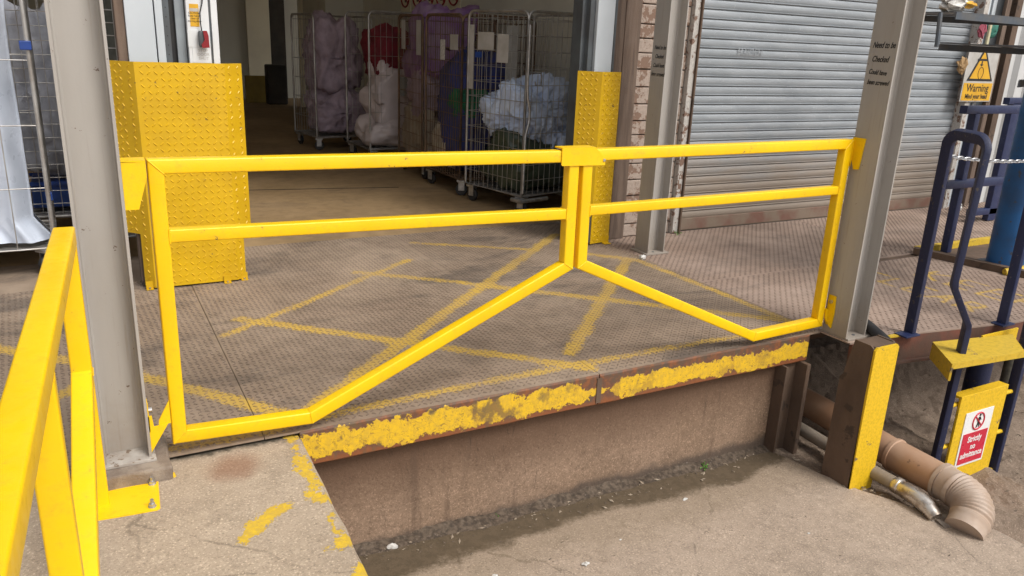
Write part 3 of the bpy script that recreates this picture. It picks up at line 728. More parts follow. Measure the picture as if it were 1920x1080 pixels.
# ------------------------------------------------------------------ yellow gates
def miter_frame(parent, outer, w, d, names, y=0., mat=Y, skip=()):
    """closed polygon of outer corners (x,z), clockwise from top left; each side becomes a mitred box-section part"""
    n = len(outer); P = [Vector((a, b)) for a, b in outer]
    def inward(i):
        a = P[i]; b = P[(i + 1) % n]; e = (b - a).normalized(); return Vector((e.y, -e.x))
    mit = []
    for i in range(n):
        n0 = inward(i - 1); n1 = inward(i); m = (n0 + n1); m = m / m.length; m = m / m.dot(n1); mit.append(m)
    r = .006; prof = [(u + w / 2, v) for u, v in round_rect(w / 2, d / 2, r, 3)]
    for i in range(n):
        if i in skip: continue
        j = (i + 1) % n; k = len(prof); V = []
        e = (P[j] - P[i]).normalized() * .0006
        for (c, mm, s) in ((P[i], mit[i], 1), (P[j], mit[j], -1)):
            for (u, v) in prof:
                q = c + mm * u + e * s; V.append((q.x, y + v, q.y))
        F = [(q, (q + 1) % k, k + (q + 1) % k, k + q) for q in range(k)] + [tuple(range(k)), tuple(range(2 * k - 1, k - 1, -1))]
        wpart(names[i], MB().add(V, F), mat, parent, smooth=50)
    for i in range(n):   # weld seam across each front mitre
        if i in skip and (i - 1) % n in skip: continue
        a = P[i] + mit[i] * .003; b = P[i] + mit[i] * (w - .001)
        wpart('weld_seam', MB().tube([(a.x, y - d / 2, a.y), ((a.x + b.x) / 2, y - d / 2 - .0006, (a.y + b.y) / 2), (b.x, y - d / 2, b.y)], .0022, 6), mat, parent, smooth=True)
def bar(x0, z0, x1, z1, hh, y0, y1, r=.005):
    """box-section rail between two points in the xz plane"""
    a = Vector((x0, 0, z0)); b = Vector((x1, 0, z1))
    return MB().tube([a + Vector((0, (y0 + y1) / 2, 0)), b + Vector((0, (y0 + y1) / 2, 0))], 1, prof=round_rect((y1 - y0) / 2, hh / 2, r, 3), up=(0, 0, 1))
gl = empty('yellow_gate', (-.43, 0, 0), label='left and larger yellow barrier gate hung on the nearest grey column', category='gate', group='pair of yellow gates')
NM = ['top_rail', 'latch_post', 'diagonal_rail', 'bottom_rail', 'hinge_post']
miter_frame(gl, [(-.456, 1.083), (1.212, 1.066), (1.215, .545), (.047, .032), (-.459, .055)], .05, .05, NM)
wpart('middle_rail', bar(-.408, .823, 1.164, .794, .045, -.0235, .0235), Y, gl, smooth=50)
def bead(par, x, zc, hh):
    q = [(x, -.0245, zc - hh), (x, -.0245, zc + hh), (x, .0245, zc + hh), (x, .0245, zc - hh)]
    q = [(a + random.uniform(-.001, .001), b, c) for a, b, c in q]
    wpart('weld_seam', MB().tube(q, .0032, 6, closed=True), Y, par, smooth=True)
bead(gl, -.4065, .823, .0225); bead(gl, 1.1635, .794, .0225)
gr = empty('yellow_gate', (2.87, 0, 0), label='right and smaller yellow barrier gate hung on the right grey column', category='gate', group='pair of yellow gates')
miter_frame(gr, [(1.230, 1.068), (2.898, 1.076), (2.900, .042), (2.383, .027), (1.236, .545)], .05, .05, ['top_rail', 'hinge_post', 'bottom_rail', 'diagonal_rail', 'latch_post'])
wpart('middle_rail', bar(1.286, .801, 2.848, .810, .043, -.0235, .0235), Y, gr, smooth=50)
bead(gr, 1.2825, .801, .0215); bead(gr, 2.8485, .810, .0215)
# latch sleeve over both top rails (belongs to right gate)
slv = [(1.122, 1.004), (1.118, 1.010), (1.118, 1.073), (1.285, 1.073), (1.305, 1.060), (1.335, 1.030), (1.338, 1.0), (1.30, 1.001)]
wpart('latch_sleeve', MB().prism(slv, 'y', -.031, -.0265), Y, gr)
wpart('latch_sleeve', MB().prism([(1.118, 1.073), (1.118, 1.079), (1.285, 1.079), (1.285, 1.073)], 'y', -.031, .031), Y, gr)
wpart('latch_bolt', MB().cyl((1.331, -.0265, 1.022), .0065, -.008, 'y', 10), ZINC, gr, smooth=True)
for xx, ww in ((-.18, .09), (-.03, .05), (.14, .05)):
    wpart('bare_patch', MB().box(xx, xx + ww, -.003, .006, 1.0795 - (xx + .456) * .0102, 1.0806 - (xx + .456) * .0102 + .0006), SIGNG, gl)
# hinge brackets on columns
def bracket(parent, poly, y0, y1, lab=None):
    return wpart('hinge_bracket', MB().prism(poly, 'y', y0, y1), Y, parent)
bracket(gl, [(-.532, 1.079), (-.460, 1.077), (-.460, 1.03), (-.492, .925), (-.532, .925)], -.045, -.038)
wpart('hinge_bracket', MB().box(-.532, -.460, -.045, .03, 1.077, 1.083), Y, gl)
bracket(gl, [(-.532, .190), (-.520, .190), (-.516, .147), (-.470, .151), (-.532, .05)], -.045, -.038)
bracket(gl, [(-.460, .236), (-.460, .147), (-.500, .147), (-.498, .165)], -.036, -.030)
wpart('hinge_bracket', MB().box(-.532, -.529, -.045, .0, .13, .24), Y, gl)
wpart('hinge_bolt', MB().cyl((-.528, -.02, .205), .009, .012, 'x', 8), ZINC, gl)
wpart('hinge_bracket', MB().prism([(.0, 1.085), (-.075, 1.085), (-.062, .925), (-.030, .920), (-.0, 1.0)], 'x', 2.9225, 2.9305), Y, gr)
wpart('hinge_bracket', MB().prism([(2.899, 1.078), (2.9225, 1.078), (2.9225, .93), (2.905, .98)], 'y', -.012, -.005), Y, gr)
wpart('hinge_bracket', MB().prism([(-.015, .225), (-.060, .225), (-.066, .13), (-.060, .04), (-.04, .05), (-.015, .10)], 'x', 2.9235, 2.9305), Y, gr)
bracket(gr, [(2.900, .15), (2.930, .135), (2.930, .05), (2.905, .09)], -.03, -.02)
wpart('hinge_bolt', MB().cyl((2.923, -.038, .19), .010, -.008, 'x', 8), ZINC, gr)

# ------------------------------------------------------------------ left yellow guard rail
lr = empty('yellow_guard_rail', (-.71, -.22, -.03), label='yellow guard rail in the left foreground, running towards the camera', category='guard rail')
q = rad(2.75); dirn = Vector((-math.sin(q), -math.cos(q), 0)); P0 = Vector((-.706, -.20, 0))
def lp(s, z): v = P0 + dirn * s; return Vector((v.x, v.y, z))
SQ = round_rect(.029, .029, .006, 3)
def sq(name, a, b, up=(1, 0, 0), par=lr, prof=SQ): return wpart(name, MB().tube([a, b], 1, prof=prof, up=up), Y, par, smooth=50)
sq('top_rail', lp(.02, .893), lp(2.5, .893), up=(0, 0, 1))
sq('end_post', lp(.052, .863), lp(.052, .470), up=(1, .0, 0))
sq('diagonal_rail', lp(.052, .468), lp(1.03, .06), up=(1, 0, 0))
sq('support_post', lp(-.005, .855), lp(-.005, -.022), prof=round_rect(.022, .026, .005, 3))
sq('support_post', lp(1.03, .863), lp(1.03, -.022))
sq('bottom_rail', lp(1.06, .05), lp(2.4, .05))
wpart('weld_seam', MB().tube([lp(.052, .4705) + Vector((-.028, .03, 0)), lp(.052, .4705) + Vector((.03, .03, 0)), lp(.052, .4705) + Vector((.03, -.03, 0))], .0022, 6), Y, lr, smooth=True)
bp = wpart('base_plate', MB().prism([(-.750, -.288), (-.742, -.298), (-.545, -.316), (-.535, -.308), (-.524, -.122), (-.53, -.115), (-.742, -.105)], 'z', -.029, -.019), Y, lr)
wpart('base_plate', MB().box(-.86, -.66, -1.34, -1.14, -.029, -.019, .002), Y, lr)
for bx, by in ((-.733, -.272), (-.557, -.290), (-.545, -.143)):
    b = empty('anchor_bolt', (0, 0, 0)); bpy.data.objects.remove(b)
    bo = wpart('anchor_bolt', MB().cyl((bx, by, -.019), .006, .028, n=8), ZINC, lr, smooth=True)
    w1 = MB().cyl((bx, by, -.019), .013, .003, n=14); wpart('washer', w1, ZINC, bo)
    w2 = MB().cyl((bx, by, -.016), .0105, .010, n=6); wpart('nut', w2, ZINC, bo)

# ------------------------------------------------------------------ tread plate door guards
def tread_panel(parent, a, b, z0, z1, pitch=.0355, th=.005, flip=1):
    """vertical chequer plate from plan point a to b; lugs on the camera side"""
    a = Vector((*a, 0)); b = Vector((*b, 0)); L = (b - a).length; d = (b - a).normalized(); nrm = Vector((d.y, -d.x, 0)) * flip
    m = Matrix((d, Vector((0, 0, 1)), nrm)).transposed().to_4x4(); m.translation = a
    mb = MB().box(0, L, z0, z1, -th, 0, 0)
    pp = wpart('tread_plate', MB().add([m @ Vector(v) for v in mb.v], mb.f), YG, parent)
    V, F = lugs([(.008, z0 + .008), (L - .008, z0 + .008), (L - .008, z1 - .008), (.008, z1 - .008)], pitch, .029, .0085, .0034, 0)
    V = [tuple(m @ Vector(v)) for v in V]
    o = mesh_np('tread_lugs', V, F, YG, None, kind='stuff')
    o.data.transform(Matrix.LocRotScale(parent.location, parent.rotation_euler, None).inverted()); o.parent = pp
    return pp
dg = empty('door_guard', (-.1, 2.08, 0), label='wide yellow chequer plate door guard at the left jamb of the open doorway', category='door guard', group='yellow door guards')
tread_panel(dg, (-.335, 2.075), (.135, 2.075), .012, 1.30)
tread_panel(dg, (-.385, 2.13), (-.335, 2.075), .012, 1.30)
tread_panel(dg, (-.52, 2.28), (-.385, 2.13), .33, 1.30)
tread_panel(dg, (.135, 2.075), (.190, 2.12), .012, 1.30)
tread_panel(dg, (.190, 2.12), (.245, 2.165), .285, 1.30)
for x, y in ((-.365, 2.085), (.07, 2.06), (.175, 2.09)):
    wpart('foot_tab', MB().box(x - .02, x + .02, y - .015, y + .02, .002, .008), YG, dg)
    wpart('foot_tab', MB().box(x - .02, x + .02, y + .004, y + .008, .008, .05), YG, dg)
    wpart('bolt', MB().cyl((x, y - .006, .008), .006, .008, n=6), ZINC, dg)
dg2 = empty('door_guard', (2.8, 2.1, 0), label='narrow yellow chequer plate door guard at the right jamb of the open doorway', category='door guard', group='yellow door guards')
tread_panel(dg2, (2.755, 2.09), (2.945, 2.12), .012, 1.30)
tread_panel(dg2, (2.62, 2.21), (2.755, 2.09), .30, 1.30)
wpart('foot_tab', MB().box(2.88, 2.94, 2.075, 2.115, .002, .008), YG, dg2)
wpart('foot_tab', MB().box(2.88, 2.94, 2.108, 2.112, .008, .06), YG, dg2)

# ------------------------------------------------------------------ sliding door frame
df = empty('door_frame', (0, 2.2, 0), label='pale grey steel door track at the left jamb above the wide yellow guard', category='door frame', group='door frames')
wpart('seal_strip', MB().box(-.40, -.352, 2.16, 2.3, .03, 4.1, .004), TIMBER, df)
wpart('track_cover', MB().box(-.35, -.205, 2.15, 2.32, .03, 4.1, .004), FRAMEW, df)
wpart('track_edge', MB().box(-.200, -.160, 2.14, 2.32, .03, 4.1, .003), FRAMEW, df)
wpart('guide_strip', MB().box(-.158, -.125, 2.165, 2.3, .03, 4.1), FRAMED, df)
for k in range(7): wpart('fixing', MB().cyl((-.142, 2.166, 1.34 + .05 * k), .003, -.003, 'y', 8), BLACKP, df)
wpart('guide_gap', MB().box(-.125, -.095, 2.2, 2.3, .03, 4.1), BLACKP, df)
wpart('guide_strip', MB().box(-.095, -.045, 2.175, 2.3, .03, 4.1, .003), M('mid_grey_frame', (.28, .31, .33), rough=.5), df)
wpart('control_panel', MB().box(-.040, .078, 2.13, 2.26, .03, 4.1, .004), WHITEP, df)
wpart('edge_strip', MB().box(.078, .090, 2.14, 2.26, .03, 4.1), DKMET, df)
wpart('edge_strip', MB().box(.090, .125, 2.13, 2.26, .03, 4.1, .003), WHITEP, df)
wpart('cover_plate', MB().box(-.041, .075, 2.127, 2.13, 1.385, 1.475, .0), WHITEP, df)
wpart('cover_plate', MB().box(-.022, .072, 2.1265, 2.13, 1.30, 1.382, .0), WHITEP, df)
lb = wpart('yellow_label', MB().box(-.022, .026, 2.1285, 2.1300, 1.495, 1.615), SIGNY, df)
wpart('label_stripe', MB().box(-.020, .024, 2.1275, 2.1285, 1.575, 1.592), SIGNG, lb)
text_mesh('CAUTION\nkeep hands\nclear of\nmoving door', .014, INK, frame4((.002, 2.1280, 1.545), (1, 0, 0), (0, 0, 1)), 'lettering', lb, .0003)
text_mesh('STOP\nDOOR\nSHUT', .022, SIGNG, frame4((.035, 2.1260, 1.345), (1, 0, 0), (0, 0, 1)), 'faded_lettering', df, .0003)
hb = wpart('pull_switch', MB().box(.012, .060, 2.085, 2.127, 1.385, 1.475, .010), FRAMED, df, smooth=40)
wpart('switch_lever', MB().prism([(.034, 1.475), (.055, 1.475), (.062, 1.45), (.064, 1.385), (.026, 1.383), (.022, 1.40), (.040, 1.425)], 'y', 2.075, 2.087), REDP, hb)
wpart('cable', MB().tube([(.032, 2.11, 1.475), (.028, 2.105, 1.52), (.03, 2.11, 1.57), (.045, 2.115, 1.62), (.06, 2.12, 1.75), (.06, 2.125, 2.0)], .0035, 6), BLACKP, hb, smooth=True)
df2 = empty('door_frame', (2.75, 2.25, 0), label='pale grey steel door track at the right jamb above the narrow yellow guard', category='door frame', group='door frames')
wpart('seal_strip', MB().box(2.655, 2.725, 2.25, 2.38, .0, 4.1, .004), FRAMED, df2)
wpart('guide_strip', MB().box(2.69, 2.735, 2.20, 2.32, .0, 4.1, .003), FRAMED, df2)
wpart('track_cover', MB().box(2.735, 2.885, 2.17, 2.34, .0, 4.1, .004), FRAMEW, df2)
wpart('track_edge', MB().box(2.888, 2.905, 2.17, 2.34, .0, 4.1), FRAMED, df2)
wpart('jamb_board', MB().box(2.908, 3.0, 2.2, 2.42, .0, 4.1, .004), TIMBER, df2)

# ------------------------------------------------------------------ right side: bumper post, pipes
bu = empty('bumper_post', (2.84, -.40, -.72), label='rusty steel bumper post with yellow front face beside the brown dock wall', category='bumper post')
wpart('side_plate', MB().prism([(-.29, -.74), (-.475, -.74), (-.462, .093), (-.445, .105), (-.352, .105), (-.315, -.10), (-.30, -.12)], 'x', 2.752, 2.764), RUST, bu)
wpart('side_plate', MB().prism([(-.29, -.74), (-.475, -.74), (-.462, .093), (-.445, .105), (-.352, .105), (-.315, -.10), (-.30, -.12)], 'x', 2.920, 2.932), RUST, bu)
fp = MB(); fp.prism([(2.752, -.74), (2.932, -.74), (2.932, .085), (2.917, .10), (2.768, .10), (2.752, .085)], 'y', -.478, -.466)
wpart('front_plate', fp, YCHIP, bu)
wpart('top_plate', MB().box(2.765, 2.919, -.464, -.352, .090, .1005), RUST, bu)

pp = empty('soil_pipe', (3.14, -.5, -.67), label='fat tan plastic drain pipe ending in a ribbed elbow on the slab', category='pipe')
cen = [(3.20, .75, -.575), (3.17, .0, -.59), (3.135, -.45, -.60)]
wpart('pipe_length', MB().tube([cen[0], cen[1], cen[2], (3.13, -.46, -.60)], .084, 28), CLAYP, pp, smooth=True)
wpart('socket_collar', MB().tube([(3.134, -.43, -.60), (3.134, -.435, -.60), (3.134, -.455, -.60), (3.134, -.46, -.60)], [.086, .094, .094, .088], 28), CLAYP, pp, smooth=True)
wpart('pipe_length', MB().tube([(3.132, -.46, -.60), (3.115, -.75, -.598)], .088, 28), CLAYP, pp, smooth=True)
wpart('socket_collar', MB().tube([(3.117, -.725, -.598), (3.117, -.73, -.598), (3.116, -.755, -.598), (3.115, -.76, -.598)], [.088, .099, .099, .091], 28), CLAYD, pp, smooth=True)
path = []; rr = []
for i in range(7): path.append(Vector((3.115 - .0009 * i, -.755 - .011 * i, -.598))); rr.append(.092)
C0 = Vector((3.108, -.825, -.598))
nr = 66
for i in range(nr + 1):
    a = i / nr * rad(80)
    R_ = .15; dx = -R_ * (1 - math.cos(a)); dy = -R_ * math.sin(a)
    path.append(C0 + Vector((dx * .80, dy, dx * .50))); rr.append(.093 + .0042 * math.cos(i / nr * 11 * 2 * math.pi))
d = (path[-1] - path[-2]).normalized()
for i in range(1, 5): path.append(path[-1] + d * .018); rr.append(.090)
wpart('ribbed_elbow', MB().tube(path, rr, 30), CLAYD, pp, smooth=60)
mp = empty('metal_pipe', (2.93, -.6, -.68), label='thin silvery metal pipe beside the fat tan drain pipe', category='pipe')
wpart('pipe_length', MB().tube([(2.99, .6, -.64), (2.94, -.3, -.645), (2.937, -.62, -.645)], .037, 20), M('dirty_grey_pipe', (.26, .22, .18), (.2, .16, .12), rough=.6), mp, smooth=True)
wpart('pipe_end', MB().tube([(2.937, -.60, -.645), (2.937, -.61, -.645), (2.936, -.635, -.645), (2.936, -.64, -.645), (2.935, -.655, -.645), (2.934, -.66, -.645), (2.93, -.74, -.648), (2.92, -.81, -.660), (2.91, -.865, -.685)], [.038, .045, .045, .041, .041, .045, .044, .041, .034], 20), CHROME, mp, smooth=True)
ho = build('rubber_hose', MB().tube([(3.16, .05, .09), (3.15, -.13, .045), (3.10, -.28, .02), (3.02, -.40, -.0)], [.030, .030, .030, .027], 16), BLACKP, smooth=True, label='thick black rubber hose end beside the foot of the right grey column', category='hose')

# ladder, hoops, platform
ld = empty('access_ladder', (3.72, -.5, -1.0), label='navy steel ladder with yellow no admittance panel and hooped left handrail', category='ladder')
BARP = round_rect(.012, .027, .003, 2)
def navy(name, pts, par, mat=None, prof=None, up=(0, 1, 0)): return wpart(name, MB().tube(pts, 1, prof=prof or BARP, up=up), mat or BLUE, par, smooth=45)
arc = []
Ya, Yb, ZT, rr_ = -.225, -.50, 1.125, .07
for i in range(7):
    a = rad(90 * i / 6); arc.append((3.385 - .025 * i / 6, Ya - rr_ + rr_ * math.cos(a), ZT - rr_ + rr_ * math.sin(a)))
arc2 = []
for i in range(7):
    a = rad(90 + 90 * i / 6); arc2.append((3.30 - .025 * i / 6, Yb + rr_ + rr_ * math.cos(a), ZT - rr_ + rr_ * math.sin(a)))
navy('handrail_hoop', [(3.385, Ya, .012)] + arc + arc2 + [(3.245, -.50, .41), (3.25, -.50, .375), (3.44, -.50, .15), (3.445, -.50, .11), (3.42, -.50, -1.15)], ld, NAVCHIP, prof=round_rect(.028, .016, .003, 2), up=(1, 0, 0))
navy('stringer', [(4.28, -.50, .375), (4.075, -.50, .15), (4.06, -.50, .10), (4.045, -.50, -1.25)], ld, NAVCHIP, prof=round_rect(.028, .016, .003, 2), up=(1, 0, 0))
wpart('foot_plate', MB().box(3.29, 3.41, -.275, -.195, -.0, .010, .002), BLUE, ld)
for z in (-.34, -.60, -.86): wpart('rung', MB().tube([(3.43, -.50, z), (4.055, -.50, z - .02)], .013, 10), YCHIP, ld, smooth=True)
pn = wpart('sign_panel', MB().box(3.50, 3.94, -.530, -.516, -.965, -.285, .002), YCHIP, ld)
wpart('panel_return', MB().box(3.50, 3.94, -.516, -.47, -.300, -.287), YCHIP, ld)
sg = empty('admittance_sign', (3.705, -.533, -.57), label='red and white Strictly no admittance sign on the yellow ladder panel', category='sign')
wpart('sign_board', MB().box(3.575, 3.835, -.5345, -.5305, -.745, -.40, .001), SIGNW, sg)
wpart('red_field', MB().box(3.590, 3.820, -.5365, -.5350, -.730, -.535), SIGNR, sg)
FR = frame4((3.705, -.5372, -.47), (1, 0, 0), (0, 0, 1))
ring = [(3.705 + .052 * math.cos(2 * math.pi * i / 36), -.5355, -.468 + .052 * math.sin(2 * math.pi * i / 36)) for i in range(36)]
wpart('ban_ring', MB().tube(ring, .0052, 6, closed=True), SIGNR, sg, smooth=True)
wpart('ban_ring', MB().tube([(3.668, -.5358, -.432), (3.742, -.5358, -.504)], .0045, 6), SIGNR, sg)
fg = MB(); fg.cyl((3.712, -.5352, -.432), .008, -.0015, 'y', 12)
fg.prism([(3.701, -.443), (3.719, -.443), (3.716, -.470), (3.722, -.508), (3.714, -.508), (3.709, -.478), (3.700, -.508), (3.690, -.508), (3.701, -.470)], 'y', -.5368, -.5350)
fg.prism([(3.701, -.445), (3.690, -.468), (3.694, -.470), (3.704, -.452)], 'y', -.5366, -.5352)
fg.prism([(3.718, -.445), (3.730, -.462), (3.727, -.466), (3.715, -.452)], 'y', -.5366, -.5352)
wpart('walking_figure', fg, INK, sg)
text_mesh('Strictly\nno\nadmittance', .052, SIGNW, frame4((3.705, -.5370, -.628), (1, 0, 0), (0, 0, 1)), 'lettering', sg, .0004, bold=.0012, line=.95, squeeze=.88)
pf = empty('step_platform', (3.6, -.45, -.02), label='worn yellow steel step platform at the head of the navy ladder', category='step')
top = [(3.44, -.335), (3.235, -.585), (3.80, -.64), (4.02, -.44)]
wpart('tread_surface', MB().prism(top, 'z', -.028, -.018), YDIRT, pf)
wpart('side_apron', MB().prism([(3.44, -.335), (3.235, -.585), (3.243, -.592), (3.45, -.34)], 'z', -.115, -.0285), YDIRT, pf)
wpart('front_lip', MB().prism([(3.235, -.585), (3.80, -.64), (3.80, -.645), (3.235, -.59)], 'z', -.05, -.017), YDIRT, pf)
wpart('riser_plate', MB().box(3.80, 4.15, -.40, -.39, -.15, -.012), YCHIP, pf)
h2 = empty('handrail', (4.08, -.33, 0), label='navy steel handrail post at the right edge of the photo beside the ladder head', category='handrail')
navy('post', [(4.085, -.335, .0), (4.085, -.335, 1.12), (4.12, -.36, 1.15), (4.24, -.5, 1.15), (4.28, -.5, 1.1), (4.28, -.5, .38)], h2, None, prof=round_rect(.028, .016, .003, 2), up=(1, 0, 0))
wpart('foot_plate', MB().box(4.03, 4.15, -.375, -.30, .0, .008), BLUE, h2)
h3 = empty('platform_leg', (4.08, -.28, -1.05), label='thick navy round leg carrying the deck edge behind the ladder', category='leg')
wpart('tube', MB().tube([(4.08, -.27, -1.1), (4.08, -.27, -.05)], .068, 22), NAVCHIP, h3, smooth=True)
h4 = empty('platform_leg', (4.42, -.26, -1.05), label='thin grimy pipe leg beside the thick navy leg behind the ladder', category='leg')
wpart('tube', MB().tube([(4.44, -.26, -1.1), (4.44, -.26, -.05)], .040, 18), M('grimy_pipe', (.14, .13, .10), (.07, .065, .055), rough=.5, scale=20), h4, smooth=True)
# chain
ch = empty('barrier_chain', (3.75, -.28, .98), label='galvanised chain hung between the two navy handrails', category='chain')
A_, B_ = Vector((3.395, -.225, 1.005)), Vector((4.09, -.33, .975)); n = 26; lk = None
for i in range(n):
    u = (i + .5) / n; p = A_.lerp(B_, u); p.z -= .018 * 4 * u * (1 - u)
    if lk is None:
        r_ = [(.017 * math.cos(t_) + math.copysign(.006, math.cos(t_)), .0085 * math.sin(t_), 0) for t_ in [2 * math.pi * k / 14 + .1 for k in range(14)]]
        lk = build('chain_link', MB().tube(r_, .0032, 6, closed=True, up=(0, 0, 1)), ZINC, ch, smooth=True); o = lk
    else: o = inst(lk, ch)
    o.location = p - ch.location; d = (B_ - A_).normalized()
    o.rotation_euler = (rad(90) * (i % 2) + .4, 0, math.atan2(d.y, d.x))

# blue railing frame behind, blue pole, spiral stair
bf = empty('blue_railing', (5.5, .95, 0), label='navy box section railing frame standing behind the ladder handrails', category='railing')
SQB = round_rect(.03, .03, .004, 2)
def sb(name, a, b, up=(0, 1, 0), pr=SQB, mat=BLUE): return wpart(name, MB().tube([a, b], 1, prof=pr, up=up), mat, bf, smooth=45)
sb('post', (5.41, .92, .01), (5.41, .92, 1.11)); sb('top_rail', (5.26, .92, 1.13), (6.6, .92, 1.13), up=(0, 0, 1)); sb('middle_rail', (5.17, .90, .565), (6.0, .90, .565), up=(0, 0, 1))
sb('post', (7.10, 1.6, .01), (7.10, 1.6, 1.12), pr=round_rect(.075, .03, .004, 2)); sb('post', (7.55, 1.6, .01), (7.55, 1.6, 1.12))
sb('lower_rail', (6.75, 1.6, .10), (7.55, 1.6, .10), up=(0, 0, 1)); sb('upper_rail', (6.95, 1.6, 1.14), (8.0, 1.6, 1.14), up=(0, 0, 1)); sb('post', (6.6, .92, .01), (6.6, .92, 1.11))
kb = empty('kerb_frame', (5.5, .7, 0), label='rust edged steel kerb frame around the foot of the bright blue pole', category='kerb')
wpart('angle_bar', MB().prism([(5.10, .99), (5.16, 1.02), (5.34, .24), (5.28, .20)], 'z', .0, .05), RUST, kb)
wpart('angle_bar', MB().box(5.16, 6.4, .98, 1.03, .0, .05), YDIRT, kb)
wpart('angle_bar', MB().prism([(5.28, .20), (5.34, .24), (6.6, -.10), (6.56, -.16)], 'z', .0, .06), DKMET, kb)
wpart('floor_plate', MB().prism([(5.18, .97), (5.34, .26), (6.5, 0), (6.4, .97)], 'z', .0, .006), RUST, kb)
po = empty('blue_pole', (5.42, .45, 0), label='thick bright blue steel pole rising beside the spiral staircase', category='pole')
wpart('pole_tube', MB().tube([(5.42, .45, .0), (5.42, .45, 3.4)], .13, 32), BLUE2, po, smooth=True)
wpart('yellow_clamp', MB().tube([(5.22, .33, .02), (5.30, .29, .03), (5.38, .30, .03), (5.6, .33, .03)], .028, 10), YDIRT, po, smooth=True)
wpart('yellow_clamp', MB().tube([(5.27, .325, .26), (5.30, .30, .26)], .022, 10), YDIRT, po, smooth=True)
wpart('base_flange', MB().cyl((5.42, .45, .005), .19, .02, n=28), DKMET, po)
st = empty('spiral_staircase', (5.42, .45, .9), label='dark steel spiral staircase treads fanning out at the upper right', category='staircase')
for k, (a0, a1, z, r1) in enumerate(((160, 183, 1.77, 1.28), (180, 204, 1.585, 1.28), (202, 226, 1.395, 1.28), (205, 232, 1.21, 1.2))):
    poly = [(5.42 + .12 * math.cos(rad(a0)), .45 + .12 * math.sin(rad(a0)))] + [(5.42 + r1 * math.cos(rad(a0 + (a1 - a0) * i / 5)), .45 + r1 * math.sin(rad(a0 + (a1 - a0) * i / 5))) for i in range(6)] + [(5.42 + .12 * math.cos(rad(a1)), .45 + .12 * math.sin(rad(a1)))]
    tr = wpart('tread', MB().prism(poly, 'z', z - .004, z), DKMET, st)
    for a in (a0, a1):
        c, s_ = math.cos(rad(a)), math.sin(rad(a)); m = Matrix.Rotation(rad(a), 4, 'Z'); m.translation = (5.42, .45, z)
        wpart('tread_edge', MB().box(.12, r1, -.003, .003, -.045, -.005, mat4=m), DKMET, tr)
wpart('baluster', MB().tube([(4.09, .45, 1.76), (4.07, .42, 1.585), (4.07, .42, 1.56)], .014, 8), DKMET, st, smooth=True)
# warning sign
ws = empty('warning_sign', (7.24, 2.1, 1.35), rz=0, label='amber and white sign reading Warning Mind your head with triangle', category='sign')
wsy = 2.13
board = wpart('sign_board', MB().box(7.00, 7.50, wsy, wsy + .006, 1.075, 1.625, .002), SIGNG, ws)
wpart('amber_field', MB().box(7.015, 7.485, wsy - .002, wsy - .0005, 1.085, 1.255), SIGNY, board)
tri = [(7.25, 1.605), (7.045, 1.275), (7.465, 1.275)]
def shrink(tri, k): c = [sum(p[i] for p in tri) / 3 for i in (0, 1)]; return [tuple(c[i] + (p[i] - c[i]) * k for i in (0, 1)) for p in tri]
wpart('black_triangle', MB().prism(tri, 'y', wsy - .002, wsy - .0005), INK, board)
wpart('amber_triangle', MB().prism(shrink(tri, .80), 'y', wsy - .0035, wsy - .0022), SIGNY, board)
pic = MB(); pic.box(7.16, 7.31, wsy - .0045, wsy - .0036, 1.468, 1.488); pic.prism([(7.225, 1.465), (7.245, 1.465), (7.245, 1.435), (7.265, 1.435), (7.235, 1.415), (7.205, 1.435), (7.225, 1.435)], 'y', wsy - .0045, wsy - .0036)
wpart('beam_symbol', pic, INK, board)
hd = [(7.245 + (.042 - .010 * (math.sin(a) < 0) * abs(math.sin(a))) * math.cos(a), wsy - .004, 1.35 + .058 * math.sin(a)) for a in [2 * math.pi * i / 24 for i in range(24)]]
wpart('head_symbol', MB().tube(hd, .0028, 5, closed=True), INK, board)
text_mesh('Warning', .105, INK, frame4((7.25, wsy - .003, 1.205), (1, 0, 0), (0, 0, 1)), 'lettering', board, .0005, bold=.001, squeeze=.98)
text_mesh('Mind your head', .066, INK, frame4((7.25, wsy - .003, 1.125), (1, 0, 0), (0, 0, 1)), 'lettering', board, .0005, bold=.0014, squeeze=.86)
for x in (7.06, 7.44): wpart('screw', MB().cyl((x, wsy - .0005, 1.585), .012, -.004, 'y', 12), DKMET, board)
wpart('sign_post', MB().box(7.46, 7.53, wsy + .008, wsy + .04, .0, 4.1), TIMBER, ws)

for o_ in [ws]: o_.location.x += .07; o_.location.z += .015

# crumpled things hanging / lying
def crumple(name, loc, size, mat, seed, flat=1., sub=3, **tags):
    size = tuple(q * .8 for q in size) if name == 'paper_scrap' else size
    bm = bmesh.new(); bmesh.ops.create_icosphere(bm, subdivisions=sub, radius=1)
    for v in bm.verts:
        n1 = noise.noise_vector(v.co * 1.7 + Vector((seed, 0, 0))); n2 = noise.noise_vector(v.co * 5 + Vector((0, seed, 0)))
        v.co += n1 * .55 + n2 * (.55 if name == 'paper_scrap' else .22)
        v.co = Vector((v.co.x * size[0], v.co.y * size[1], v.co.z * size[2] * flat))
    me = bpy.data.meshes.new(name); bm.to_mesh(me); bm.free(); me.materials.append(mat)
    zmin = min(v.co.z for v in me.vertices)
    o = bpy.data.objects.new(name, me); COL.objects.link(o); o.location = (loc[0], loc[1], loc[2] - zmin * .8)
    for k, v in tags.items(): o[k] = v
    return o
crumple('carrier_bag', (4.22, .46, 1.772), (.10, .06, .045), PAPER, 3, label='crumpled white and yellow rubbish on the topmost stair tread', category='rubbish')
crumple('banana_skin', (4.30, .44, 1.80), (.09, .035, .02), SIGNY, 8, label='yellow strip lying on the white rubbish on the topmost stair tread', category='rubbish')
